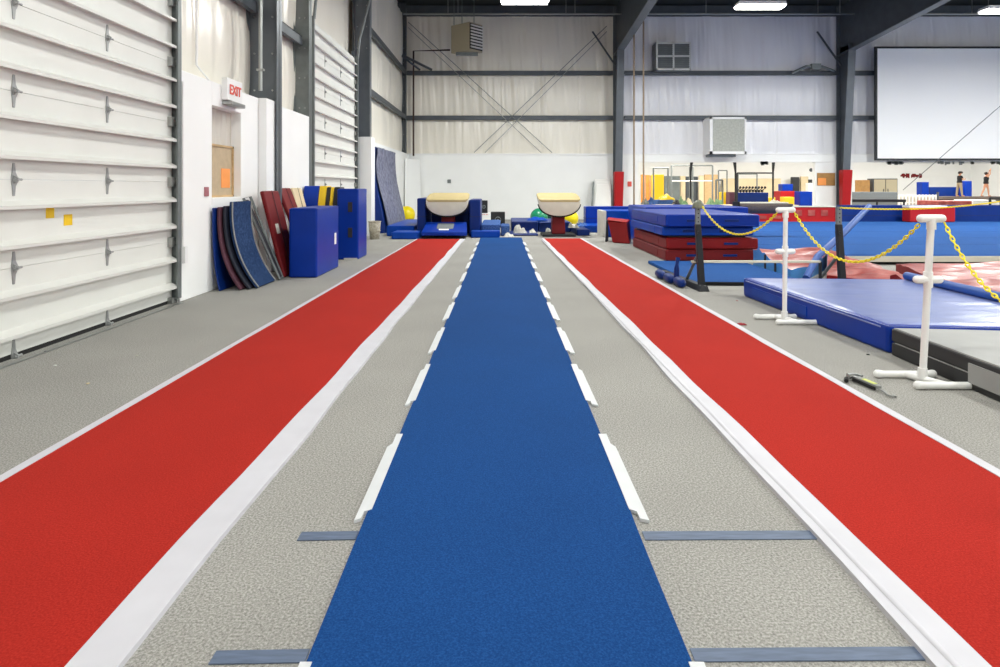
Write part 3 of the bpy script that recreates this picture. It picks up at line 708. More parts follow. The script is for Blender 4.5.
# ---------------------------------------------------------------- vaulting tables
def vault(cx, yf, label, ped_mat):
    t = thing('vaulting_table', (cx, yf+.6, 0), label, 'vaulting table')
    W = .53; N = 24
    def section(y, top, bot, w):
        pts = [(-w,top),(w,top)] ; arc = [(w*math.cos(a)*1.0, top-.03+(bot-top+.03)*math.sin(a)**.85) for a in [PI*k/N for k in range(1,N)]]
        return [(cx-w,y,top),(cx+w,y,top)]+[(cx+x,y,z) for x,z in arc]
    secs = [(yf-.02,.90,.56,.49), (yf,.93,.52,.53), (yf+.35,.985,.60,.53), (yf+.9,1.05,.72,.52), (yf+1.2,1.07,.80,.47)]
    b = MB(); S = [section(*s_) for s_ in secs]; n = len(S[0])
    vs = [p for s_ in S for p in s_]; fs = []
    for i in range(len(S)-1):
        for k in range(n): fs.append((i*n+k, i*n+(k+1)%n, (i+1)*n+(k+1)%n, (i+1)*n+k))
    fs += [tuple(range(n))[::-1], tuple(range((len(S)-1)*n, len(S)*n))]
    b.add(vs, fs); pb_ = b.build('padded_body', 'suede_cream', t, bevel=.015)
    # tan hand surface, rounded at both ends
    tp = MB()
    def outl(e, dz): 
        out = []
        for yy_, zz_, w_ in ((yf-.03,.905,.46),(yf,.935,.52),(yf+.35,.99,.535),(yf+.9,1.055,.525),(yf+1.22,1.075,.45)): out.append((cx+w_+e, yy_, zz_+dz))
        return out
    up = outl(0,.02); dn = outl(0,-.035)
    vs = []; 
    for a_, b_ in zip(up, dn): vs += [a_, (2*cx-a_[0],a_[1],a_[2]), (2*cx-b_[0],b_[1],b_[2]), b_]
    fs = []
    for i in range(4):
        o = i*4
        for p_, q_ in ((0,1),(1,2),(2,3),(3,0)): fs.append((o+p_, o+p_+4, o+q_+4, o+q_))
    fs += [(0,1,2,3), (19,18,17,16)]
    tp.add(vs, fs); tp.build('hand_surface', 'suede_tan', t, bevel=.012)
    rim = MB(); s0 = S[1][2:]
    rim.tube([(p[0], yf+.04, p[2]-.012) for p in s0], .022, 8); rim.build('lower_rim', 'rubber', pb_)
    pd = MB(); pd.hull([(cx-.17,yf+.22,.06),(cx+.17,yf+.22,.06),(cx+.17,yf+.7,.06),(cx-.17,yf+.7,.06)], [(cx-.15,yf+.25,.7),(cx+.15,yf+.25,.7),(cx+.15,yf+.68,.7),(cx-.15,yf+.68,.7)])
    pd.build('pedestal', ped_mat, t, bevel=.02)
    MB().box(cx-.42, cx+.42, yf+.05, yf+.95, 0, .06).build('base_frame', 'steel_black', t, bevel=.01)
    return t
vault(xa(447,16.0), 16.0, 'cream and tan vaulting table inside blue padding at left runway end', 'vinyl_maroon')
vault(xa(559.5,16.0), 16.0, 'cream and tan vaulting table on dark red pedestal at right runway end', 'vinyl_maroon')
# U-shaped blue padding round the left table
cxl = xa(447.5,16.6)
for (x0_,x1_,y0_,y1_,zt_,lab) in ((-2.12,-1.90,16.15,17.6,.965,'blue padded wall mat on the left side of the left vaulting table'), (-.80,-.52,16.15,17.6,.93,'blue padded wall mat on the right side of the left vaulting table'),
                              (-1.88,-.82,17.3,17.6,.88,'blue padded wall mat behind the left vaulting table')):
    block('padding_mat', 'vinyl_navy', lab, x0_, x1_, y0_, y1_, .155 if False else 0, zt_, seams=(.5,))
# springboard
t = thing('springboard', (-1.36,15.5,0), 'blue springboard with grey patch in front of the left vaulting table', 'springboard')
b = MB(); cx = -1.36
b.hull([(cx-.55,15.28,.08),(cx+.55,15.28,.08),(cx+.55,15.28,.17),(cx-.55,15.28,.17)], [(cx-.5,16.0,.18),(cx+.5,16.0,.18),(cx+.5,16.0,.38),(cx-.5,16.0,.38)])
b.build('deck', 'vinyl_blue', t, bevel=.02)
def deckz(y): return .16+(y-15.28)/.72*.22
MB().hull([(cx-.2,15.5,deckz(15.5)),(cx+.2,15.5,deckz(15.5)),(cx+.2,15.88,deckz(15.88)),(cx-.2,15.88,deckz(15.88))], [(cx-.2,15.5,deckz(15.5)+.008),(cx+.2,15.5,deckz(15.5)+.008),(cx+.2,15.88,deckz(15.88)+.008),(cx-.2,15.88,deckz(15.88)+.008)]).build('grip_patch', 'mesh_grey', t)
MB().hull([(cx-.14,15.42,deckz(15.42)),(cx+.1,15.42,deckz(15.42)),(cx+.1,15.5,deckz(15.5)),(cx-.14,15.5,deckz(15.5))], [(cx-.14,15.42,deckz(15.42)+.01),(cx+.1,15.42,deckz(15.42)+.01),(cx+.1,15.5,deckz(15.5)+.01),(cx-.14,15.5,deckz(15.5)+.01)]).build('label_patch', 'box_white', t)
MB().box(cx-.5, cx+.5, 15.32, 15.9, 0, .03).build('base_frame', 'rubber', t)
for sx in (-.35, 0, .35):
    sp = MB(); pts = [(cx+sx+.04*math.cos(a*2*PI), 15.85+.04*math.sin(a*2*PI), .03+.15*a/4) for a in [k/10 for k in range(41)]]; sp.tube(pts, .008, 5); sp.build('spring', 'zinc', t)
# landing mats
block('landing_mat', 'vinyl_royal', 'low blue landing mat left of the springboard', -2.62, -1.98, 15.3, 16.1, 0, .17)
block('landing_mat', 'vinyl_royal', 'low blue landing mat right of the springboard', -.74, -.03, 15.75, 16.1, 0, .17)
block('landing_mat', 'vinyl_royal', 'blue landing mat beside the left padding, behind the low left mat', -2.9, -2.2, 16.2, 19.5, 0, .27)
block('landing_mat', 'slab_blue_carpet', 'pale blue stepped mat behind the right side of the left table', -.5, -.02, 16.2, 18.6, 0, .3)
block('landing_mat', 'slab_blue_carpet', 'small pale blue mat standing at the step end beside the blue runway', .0, .22, 16.3, 17.4, 0, .26)
# carton, speakers
t = thing('carton', (-.5,19.4,0), 'white carton with small red marks under the black speaker', 'box')
MB().box(xa(479,19.2), xa(490.3,19.2), 19.2, 19.7, 0, za(213.2,19.2)).build('box_body', 'box_white', t, bevel=.01)
mk = MB(); 
for k, w_ in enumerate((.045,.035,.05)):
    xx = xa(481.3,19.2)+.07*k; mk.box(xx, xx+.012, 19.19, 19.2, .44-.06+.03, .44); mk.box(xx+w_-.01, xx+w_, 19.19, 19.2, .41, .44); mk.box(xx, xx+w_, 19.19, 19.2, .422, .43)
mk.build('red_marks', 'sign_red', t)
def speaker(x0_, x1_, y, z0, z1, label):
    t = thing('speaker_box', ((x0_+x1_)/2,y+.2,z0), label, 'speaker')
    MB().box(x0_, x1_, y, y+.35, z0, z1).build('cabinet', 'speaker_black', t, bevel=.015)
    c = Vector(((x0_+x1_)/2, y-.005, (z0+z1)/2)); r = min(x1_-x0_, z1-z0)*.2
    MB().tube([c+Vector((r*math.cos(a),0,r*math.sin(a))) for a in [2*PI*k/20 for k in range(21)]], .012, 6).build('cone_ring', 'steel_grey', t)
    MB().ball(c, r*.35, 12, (1,.3,1)).build('dust_cap', 'steel_grey', t)
speaker(xa(480,19.25), xa(487.5,19.25), 19.25, za(213.2,19.2), za(200.5,19.25), 'black speaker standing on the white carton')
speaker(xa(490.8,19.6), xa(505,19.6), 19.6, 0, za(212,19.6), 'wide black speaker on the floor beside the white carton')

# ---------------------------------------------------------------- between the runways and behind the right table
block('landing_mat', 'vinyl_navy', 'dark blue mat on the floor left of the right vaulting table', .3, 1.02, 17.62, 19.8, 0, .3)
block('landing_mat', 'vinyl_navy', 'dark blue mat on the floor behind the right vaulting table', 1.04, 1.93, 17.7, 19.8, 0, .28)
block('landing_mat', 'vinyl_navy', 'dark blue mat right of the right vaulting table pedestal', 1.95, 2.28, 16.4, 18.4, 0, .16)
block('landing_mat', 'vinyl_navy', 'thin dark mat under the white crumpled heaps', .24, .95, 16.35, 17.6, 0, .05)
for px, py, Y, r, mt, lab in ((539,217,20.6,.285,'ball_green','green exercise ball left of the right vaulting table'), (551.5,218,21.3,.25,'ball_teal','dark green ball hidden partly behind the right vaulting table'), (571,218,20.6,.245,'ball_yellow','yellow exercise ball right of the right vaulting table pedestal')):
    z0 = 0
    tag(MB().ball((xa(px,Y),Y,r+z0), r, 28).build('exercise_ball', mt), lab, 'ball')
random.seed(11)
def crumple(name, m, label, c, sx, sy, h, cat='cloth', seed=0.0, z0=0.0):
    def fn(u, v):
        x = (u-.5)*2; y = (v-.5)*2; e = max(0, 1-max(abs(x),abs(y))**3)
        k = noise.noise(Vector((x*1.5, y*1.5, seed)))+.35*noise.noise(Vector((x*3.2, y*3.2, seed+3)))
        rr = 1+.25*noise.noise(Vector((x*1.5,y*1.5,seed+8)))
        return (c[0]+x*sx*rr, c[1]+y*sy*rr, z0+.004+.8*h*e*max(.05, .6+.6*k))
    o = MB().grid(fn, 26, 26, False); o.box(c[0]-sx*.4, c[0]+sx*.4, c[1]-sy*.4, c[1]+sy*.4, z0, z0+.003)
    return tag(o.build(name, m), label, cat)
for px, Y, sx, h, z0, lab in ((509,16.2,.12,.12,0,'white crumpled sheet nearest the stepped pale blue mat'), (520,16.8,.17,.3,.05,'largest white crumpled heap between the two vaulting tables'), (532.5,16.9,.08,.14,.05,'small white crumpled heap below the green ball'),
                              (549,17.3,.1,.2,0,'white crumpled heap just left of the dark red pedestal'), (573,17.2,.14,.2,.16,'white crumpled heap below the yellow ball on the right')):
    crumple('crumpled_sheet', 'foam_light', lab, (xa(px,Y),Y), sx, .22, h, 'sheet', px*.1, z0)
crumple('crumpled_tarp', 'vinyl_royal', 'crumpled blue tarp on the dark mat beneath the green ball', (xa(537,18.4),18.4), .3, .3, .14, 'tarp', 2.0, .3)
crumple('crumpled_tarp', 'slab_blue_carpet', 'crumpled pale blue tarp right of the right vaulting table', (xa(582,17.9),17.9), .15, .3, .16, 'tarp', 5.0, .16)
# blue blocks right of the vault
block('foam_block', 'vinyl_blue', 'long dark blue block mat standing behind the white-ended block', 2.46, 3.9, 18.6, 19.1, 0, .68, seams=(.34,))
block('landing_mat', 'vinyl_royal', 'low blue mat in front of the long dark blue block', 2.3, 2.98, 17.5, 18.55, .0, .2)
t = block('foam_block', 'vinyl_royal', 'royal blue block mat with a white end beside the red wedge', 2.62, 3.5, 15.95, 16.9, 0, .66)
MB().box(2.54, 2.63, 15.95, 16.9, 0, .655).build('white_end', 'foam_light', t, bevel=.015)
t = thing('wedge_mat', (2.68,14.6,0), 'small red vinyl wedge mat standing before the blue stack end', 'mat')
MB().hull([(2.5,14.35,0),(2.82,14.0,0),(2.95,14.5,0),(2.62,14.8,0)], [(2.42,14.55,.50),(2.78,14.2,.46),(2.93,14.55,.48),(2.5,14.9,.52)]).build('body', 'vinyl_scarlet' if False else 'vinyl_red', t, bevel=.03)
MB().hull([(2.40,14.5,.5),(2.79,14.17,.46),(2.95,14.55,.48),(2.48,14.92,.52)], [(2.42,14.52,.52),(2.78,14.2,.49),(2.93,14.56,.51),(2.5,14.9,.545)]).build('top_flap', 'vinyl_scarlet', t, bevel=.01)
MB().hull([(2.38,14.62,0),(2.42,14.6,0),(2.5,14.9,0),(2.46,14.92,0)], [(2.40,14.6,.48),(2.43,14.58,.48),(2.5,14.88,.5),(2.47,14.9,.5)]).build('open_side', 'velcro', t)
t = thing('folded_panel_mats', (3.8,24.4,0), 'white folded panels leaning on the white wall left of red column pad', 'panel')
for k in range(3): MB().hull([(3.45+.02*k,24.2-.05*k,0),(4.15,24.2-.05*k,0),(4.15,24.24-.05*k,0),(3.45+.02*k,24.24-.05*k,0)], [(3.6+.03*k,24.58-.05*k,1.55-.1*k),(4.2,24.58-.05*k,1.55-.1*k),(4.2,24.62-.05*k,1.55-.1*k),(3.6+.03*k,24.62-.05*k,1.55-.1*k)]).build('panel', 'box_white', t, bevel=.008)
MB().hull([(3.38,24.05,0),(3.43,24.05,0),(3.43,24.2,0),(3.38,24.2,0)], [(3.52,24.45,1.45),(3.57,24.45,1.45),(3.57,24.6,1.45),(3.52,24.6,1.45)]).build('dark_edge', 'steel_grey', t)

# ---------------------------------------------------------------- stack of landing mats on the right
def stackmat(m, label, x0_, x1_, y0_, y1_, z0, z1, top=None, velc=True):
    t = thing('landing_mat', ((x0_+x1_)/2,(y0_+y1_)/2,z0), label, 'mat', 'landing mats in the four-high stack')
    bd_ = MB().box(x0_, x1_, y0_, y1_, z0, z1).build('body', m, t, bevel=.035, seg=3)
    sm = MB(); zz = z0+(z1-z0)*.5
    sm.tube([(x0_-.002,y0_+.05,z1-.02),(x0_-.002,y1_-.05,z1-.02)], .007, 6); sm.tube([(x0_+.05,y0_-.002,z1-.02),(x1_-.05,y0_-.002,z1-.02)], .007, 6)
    sm.tube([(x0_-.002,y0_+.05,z0+.02),(x0_-.002,y1_-.05,z0+.02)], .007, 6); sm.tube([(x0_+.05,y0_-.002,z0+.02),(x1_-.05,y0_-.002,z0+.02)], .007, 6)
    sm.build('piping', m, bd_)
    if velc:
        MB().box(x0_-.006, x0_+.01, y0_+.55, y1_-.45, zz-.05, zz+.05).build('side_flap', m, bd_, bevel=.01)
    for f_ in (.3, .7):
        xx = x0_+(x1_-x0_)*f_; MB().box(xx-.12, xx+.12, y0_-.012, y0_+.01, zz-.02, zz+.02).build('handle', 'vinyl_navy', t, bevel=.005)
    return t
stackmat('vinyl_maroon', 'lowest dark red mat of the four-high stack', 2.78, 4.33, 10.8, 13.5, 0, .19)
stackmat('vinyl_red', 'upper red mat of the four-high stack under the blue ones', 2.80, 4.36, 10.83, 13.5, .195, .385)
stackmat('vinyl_royal', 'lower blue mat of the four-high stack on the red ones', 2.74, 4.30, 10.87, 13.5, .42, .575)
stackmat('vinyl_blue', 'topmost blue mat of the four-high stack', 2.76, 4.34, 10.72, 13.55, .58, .79)
MB2 = MB(); MB2.box(2.9, 4.2, 11.0, 13.3, .387, .418); tag(MB2.build('gap_filler', 'vinyl_black'), 'black filler in the dark gap between red and blue mats in the stack', 'mat')  # black sheet added for the shade in the gap between stacked mats
t = block('landing_mat', 'vinyl_blue', 'blue mat behind the four-high stack, its top edge just showing', 3.1, 5.3, 13.7, 15.6, 0, .82)
# flat blue panel mat
t = thing('panel_mat', (3.2,9.3,0), 'thin blue panel mat on the floor before the four-high stack', 'mat')
MB().hull([(2.42,8.15,.0),(3.88,8.05,.0),(3.9,10.3,.0),(2.40,10.45,.0)], [(2.42,8.15,.05),(3.88,8.05,.05),(3.9,10.3,.05),(2.40,10.45,.05)]).build('body', 'spring_carpet', t, bevel=.01)
MB().hull([(2.41,8.13,.0),(3.88,8.03,.0),(3.88,8.05,.0),(2.41,8.15,.0)], [(2.41,8.13,.045),(3.88,8.03,.045),(3.88,8.05,.045),(2.41,8.15,.045)]).build('front_edge', 'rubber', t)

# uprights with feet
def upright(x, y, label, zt=1.03, fl_=1.5, z0=0.0):
    t = thing('steel_upright', (x,y,z0), label, 'stand')
    MB().hull([(x+.0,y-.035,.06),(x+.075,y-.035,.06),(x+.075,y+.035,.06),(x+.0,y+.035,.06)], [(x-.04,y-.03,.80),(x+.025,y-.03,.80),(x+.025,y+.03,.80),(x-.04,y+.03,.80)]).build('post', 'steel_black', t, bevel=.004)
    p = MB(); p.box(x-.035, x+.02, y-.024, y+.024, .78, zt); ip_ = p.build('inner_post', 'steel_grey', t, bevel=.003)
    hl = MB()
    for k in range(4): hl.tube([(x-.008,y-.026,.83+k*.05),(x-.008,y-.02,.83+k*.05)], .008, 8)
    hl.build('pin_holes', 'rubber', ip_)
    MB().tube([(x-.01,y-.05,.70),(x-.01,y+.05,.70)], .018, 8).build('clamp_knob', 'steel_black', t)
    f = MB(); f.hull([(x-.03,y-.12,0),(x+.1,y-.12,0),(x+.1-.1*fl_/1.5,y+fl_,0),(x-.03-.09*fl_/1.5,y+fl_,0)], [(x-.0,y-.1,.07),(x+.08,y-.1,.07),(x+.07-.1*fl_/1.5,y+fl_-.05,.06),(x-.01-.09*fl_/1.5,y+fl_-.05,.06)])
    f.build('foot', 'steel_black', t, bevel=.005)
    MB().tube([(x-.0,y+.5,.05),(x-.0,y+.05,.40)], .02, 8).build('brace', 'steel_grey', t)
    return t
U1 = (2.39, 7.75); U2 = (4.08, 7.72)
upright(*U1, 'black steel upright with grey top post in front of the mat stack')
upright(*U2, 'black steel upright beside the blue padded pole', zt=1.01, fl_=.5)
# blue sandbags on the first foot
for k, (dx, dy, sx, lab) in enumerate(((-.02,.28,.16,'nearest'),(-.06,.62,.17,'middle'),(-.08,1.0,.15,'farthest'))):
    cx_, cy_ = U1[0]+dx-.13, U1[1]+dy
    m = MB(); m.tube([(cx_+.0,cy_-.165,.05),(cx_,cy_-.14,.055),(cx_,cy_-.07,.06),(cx_,cy_+.07,.06),(cx_,cy_+.14,.055),(cx_,cy_+.165,.05)], [.02,.045,.058,.058,.045,.02], 16)
    tag(m.build('weight_bag', 'vinyl_navy'), f'blue weight bag on the foot of the front upright, {lab} of three', 'weight bag', 'weight bags on the upright foot')
MB3 = MB(); MB3.tube([(U1[0]-.14,U1[1]+.45,.0),(U1[0]-.14,U1[1]+.45,.2),(U1[0]-.13,U1[1]+.47,.26),(U1[0]-.11,U1[1]+.49,.34)], [.035,.035,.02,.03], 10)
tag(MB3.build('bottle', 'vinyl_navy'), 'dark blue slim bottle standing between the weight bags', 'weight')
cap = MB().grid(lambda u, v: (U1[0]+.0+.075*(math.cos(2*PI*u)*math.sin(PI*v/1.9)*(1+.12*noise.noise(Vector((u*6,v*4,0))))), U1[1]+.07*math.sin(2*PI*u)*math.sin(PI*v/1.9), 1.0+.09*math.cos(PI*v/1.9)+.012*noise.noise(Vector((u*7,v*5,2)))), 24, 12)
tag(cap.build('plastic_bag', 'clear_bag'), 'greyish plastic bag pulled over the top of the front upright', 'bag')
# cream rail
t = thing('wooden_rail', (3.1,7.95,.3), 'long thin cream rail held low between the upright and blue pole', 'rail')
MB().box(2.34, 3.93, 7.86, 7.90, .315, .345).build('rail', 'suede_cream', t, bevel=.008)
MB().box(2.4, 2.46, 7.79, 7.9, .30, .36).build('clamp', 'steel_black', t)
MB().tube([(3.93,7.88,.33),(3.93,7.88,.0)], .02, 8).build('leg', 'steel_black', t)
MB().box(3.80, 4.05, 7.8, 7.98, 0, .025).build('foot', 'steel_black', t)
# padded blue poles
def padded(pts, r, label, ends=True):
    t = thing('padded_pole', pts[0], label, 'pole')
    MB().tube(pts, r, 14).build('foam_sleeve', 'pole_blue', t)
    a, b = Vector(pts[0]), Vector(pts[-1]); d = (b-a).normalized()
    m = MB(); m.tube([b-d*.02, b+d*.03], r*.95, 14); m.build('end_cap', 'vinyl_blue', t)
    return t
padded([(3.98,8.35,.06),(4.3,8.7,.30),(4.9,9.2,.56),(6.15,10.7,.92)], .045, 'blue padded pole rising diagonally past the second upright')
t = padded([(3.9,6.6,.25),(4.6,5.75,.255),(5.2,5.0,.26)] if False else [(4.52,7.13,.26),(4.50,6.4,.26),(4.47,5.4,.26),(4.46,4.9,.26)], .045, 'dark blue padded pole lying along the far edge of the big mat')
# ---------------------------------------------------------------- big blue crash mat and the black mats before it
t = thing('crash_mat', (3.6,6.1,0), 'big low blue crash mat with pale shiny top on the right floor', 'mat')
B0 = [(2.90,4.80),(4.56,4.63),(4.56,7.22),(2.775,7.34)]
MB().hull([(x,y,0) for x,y in B0], [(x,y,.212) for x,y in B0]).build('body', 'vinyl_blue', t, bevel=.03, seg=3)
def topfn(u, v):
    x = (B0[0][0]*(1-u)+B0[1][0]*u)*(1-v)+(B0[3][0]*(1-u)+B0[2][0]*u)*v; y = (B0[0][1]*(1-u)+B0[1][1]*u)*(1-v)+(B0[3][1]*(1-u)+B0[2][1]*u)*v
    e = min(u,1-u,v,1-v); s_ = min(1, e/.04); cx_ = 3.6; cy_ = 6.05
    return (cx_+(x-cx_)*.992, cy_+(y-cy_)*.995, .205+.012*s_+.006*noise.noise(Vector((x*1.5,y*3,0)))*s_+.004*noise.noise(Vector((x*4,y*9,2)))*s_)
MB().grid(topfn, 60, 80).build('sheen_top', 'vinyl_sheen', t)  # pale skin on the blue mat, holding the top's sheen as colour
MB().hull([(2.781,7.1,.05),(2.80,7.1,.05),(2.86,5.95,.05),(2.837,5.95,.05)], [(2.781,7.1,.14),(2.8,7.1,.14),(2.86,5.95,.14),(2.837,5.95,.14)]).build('side_flap', 'vinyl_blue_side', t)
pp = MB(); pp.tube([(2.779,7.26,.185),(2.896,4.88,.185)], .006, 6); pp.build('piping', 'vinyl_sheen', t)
t = thing('folding_mat', (3.6,3.8,0), 'black and grey two-layer mat at right edge in front of the big blue mat', 'mat')
BK = [(2.875,2.2),(4.6,2.2),(4.56,4.56),(2.90,4.76)]
MB().hull([(x,y,.0) for x,y in BK], [(x,y,.10) for x,y in BK]).build('lower_panel', 'vinyl_black', t, bevel=.015)
MB().hull([(x,y,.102) for x,y in BK], [(x,y,.20) for x,y in BK]).build('upper_panel', 'vinyl_black', t, bevel=.015)
MB().hull([(3.6+(x-3.6)*.985,3.5+(y-3.5)*.99,.196) for x,y in BK], [(3.6+(x-3.6)*.98,3.5+(y-3.5)*.985,.206) for x,y in BK]).build('grey_top', 'vinyl_grey', t)
MB().hull([(2.872,2.6,.045),(2.885,2.6,.045),(2.895,3.95,.045),(2.882,3.95,.045)], [(2.872,2.6,.165),(2.885,2.6,.165),(2.895,3.95,.165),(2.882,3.95,.165)]).build('grey_patch', 'vinyl_grey', t)
MB().tube([(2.875,2.3,.101),(2.899,4.7,.101)], .004, 5).build('seam', 'vinyl_grey', t)
# crumpled red mats
def redmat(label, quad, h, seed, blue=True, amp=.06, z0=0.0):
    t = thing('soft_mat', (sum(q[0] for q in quad)/4, sum(q[1] for q in quad)/4, z0), label, 'mat')
    (a, b, c, d) = [Vector((q[0],q[1],0)) for q in quad]; hs = [q[2] for q in quad]
    def fn(u, v):
        p = (a*(1-u)+b*u)*(1-v)+(d*(1-u)+c*u)*v; hh = (hs[0]*(1-u)+hs[1]*u)*(1-v)+(hs[3]*(1-u)+hs[2]*u)*v
        k = noise.noise(Vector((p.x*1.2+p.y*.6, p.y*3.4, seed)))+.5*noise.noise(Vector((p.x*3, p.y*8, seed+4)))
        return (p.x, p.y, z0+max(.03, hh+amp*k))
    N = 44; g = MB().grid(fn, N, N, True)
    g.build('wrinkled_top', 'vinyl_worn_glare', t)
    side = MB(); edge = [fn(i/N,0) for i in range(N+1)]+[fn(1,j/N) for j in range(1,N+1)]+[fn(1-i/N,1) for i in range(1,N+1)]+[fn(0,1-j/N) for j in range(1,N+1)]
    vs = edge+[(p[0],p[1],z0) for p in edge]; n = len(edge)
    side.add(vs, [(i,i+n,i+n+1,i+1) for i in range(n-1)]); side.build('side_panel', 'side_light' if blue else 'vinyl_red', t)
    if blue:
        st = MB()
        for f_ in (.35, .62):
            p = Vector(fn(0, f_)); q = Vector(fn(0, f_+.035)); st.obox((p.x-.012,p.y,z0), (0,q.y-p.y,0), (.01,0,0), (0,0,min(p.z,q.z)-z0))
        st.build('strap', 'velcro', t)
    return t
redmat('wrinkled worn red mat with painted glare and blue side beside the thin blue panel mat', [(3.95,8.72,.12),(4.3,8.85,.13),(5.3,10.2,.32),(4.02,10.2,.29)], .2, 1.0)
redmat('wrinkled worn red mat with painted glare behind the second steel upright', [(4.3,8.45,.08),(5.2,8.1,.07),(5.5,9.3,.10),(4.98,9.75,.28)], .2, 5.0, False)
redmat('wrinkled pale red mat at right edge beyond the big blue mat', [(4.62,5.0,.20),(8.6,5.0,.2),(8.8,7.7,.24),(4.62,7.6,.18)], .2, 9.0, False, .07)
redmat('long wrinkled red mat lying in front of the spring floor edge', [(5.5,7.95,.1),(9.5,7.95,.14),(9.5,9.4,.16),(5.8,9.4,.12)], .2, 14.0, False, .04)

# ---------------------------------------------------------------- spring floor and barriers
t = thing('spring_floor', (12,15,0), 'large raised blue carpeted spring floor on the right', 'spring floor')
m = MB().box(4.45, 20.5, 10.42, 20.35, .09, .15); m.build('carpet', 'spring_carpet', t)
MB().box(4.45, 20.5, 10.28, 10.42, .075, .147).build('front_edge', 'spring_carpet', t)
MB().box(4.45, 20.5, 10.25, 10.28, .05, .14).build('white_trim', 'suede_cream', t)
MB().box(4.6, 20.4, 10.5, 20.3, 0, .09).build('foundation', 'rubber', t)
ln = MB()
for yy in (12.2, 14.0, 15.8, 17.6): ln.box(4.5, 20.4, yy, yy+.02, .1495, .152)
ln.build('seam_line', 'slab_blue_carpet', t)
# red barrier with pale squares
t = thing('barrier_mat', (9.5,20.9,0), 'long red padded barrier with pale squares behind the mat stack', 'barrier')
MB().box(6.2, 10.85, 20.75, 20.95, 0, .60).build('body', 'vinyl_scarlet', t, bevel=.02)
for k in range(3):
    x = xa(795+k*13,20.75); MB().box(x, x+.22, 20.735, 20.76, .32, .50).build('pale_square', 'vinyl_worn_glare', t)
for k in range(2):
    x = xa(757+k*15,20.75); MB().box(x, x+.3, 20.735, 20.76, .22, .32).build('pale_square', 'vinyl_worn_glare', t)
MB().box(6.2, 10.85, 20.73, 20.97, .60, .635).build('top_strip', 'suede_cream', t)
block('white_beam', 'box_white', 'long white padded beam behind the mat stack', 4.6, 6.15, 20.3, 20.6, 0, .66, 'beam')
# navy folded wall on the right
for k, (x0_, x1_) in enumerate(((10.95,13.2),(13.25,16.4),(16.45,20.4))):
    t = block('barrier_mat', 'vinyl_navy', ['short navy barrier mat right of the red column pad', 'navy barrier mat behind the red block on the spring floor', 'long navy barrier mat with a white line at right edge'][k] , x0_, x1_, 20.6, 20.95, 0, .665, 'barrier', seams=(.33,))
    if k == 2: MB().box(x0_-1.6 if False else x0_, x1_, 20.585, 20.6, .30, .335).build('white_line', 'foam_light', t)
t = block('foam_block', 'vinyl_scarlet', 'red block with white top on the blue spring floor', xa(910,20.0), xa(955.5,20.0), 20.0, 20.4, .15, .60)
MB().box(xa(910,20.0), xa(948,20.0), 20.02, 20.4, .6, .66).build('white_top', 'box_white', t, bevel=.01)
# bolster / pommel trainer behind the stack
t = thing('padded_bolster', (6.0,14.6,0), 'grey brown suede bolster with white flat top behind the mat stack', 'bolster')
Yb = 14.6
prof = MB(); xs0, xs1 = xa(737,Yb), xa(790,Yb); N = 20
vs = []; fs = []; n = 14
for i in range(N+1):
    u = i/N; x = xs0+(xs1-xs0)*u; hh = (.23 if u < .75 else .23*math.sqrt(max(.02, 1-((u-.75)/.27)**2)))*(.75+.25*min(1,u*4)); wd = .17
    for k in range(n):
        a = PI*k/(n-1); vs.append((x, Yb-wd*math.cos(a), .87-hh*math.sin(a)))
for i in range(N):
    for k in range(n-1): fs.append((i*n+k, i*n+k+1, (i+1)*n+k+1, (i+1)*n+k))
    fs.append((i*n+n-1, i*n, (i+1)*n, (i+1)*n+n-1))
fs += [tuple(range(n))[::-1], tuple(range(N*n, N*n+n))]
prof.add(vs, fs, True); prof.build('suede_body', 'suede_grey', t)
MB().box(xs0-.02, xs1-.1, Yb-.16, Yb+.16, .87, .905).build('white_top', 'suede_cream', t, bevel=.012)
MB().box(xs0-.04, xs0, Yb-.18, Yb+.18, .70, .92).build('end_plate', 'rubber', t)
MB().tube([(xs0+.3,Yb+1.15,.0),(xs0+.3,Yb+1.15,.6)], .01, 6)
MB().box(xs0+.12, xs0+.22, Yb-.06, Yb+.06, .0, .72).build('pedestal', 'steel_black', t)
MB().box(xs0-.05, xs0+.4, Yb-.3, Yb+.3, .0, .04).build('base_plate', 'steel_black', t)

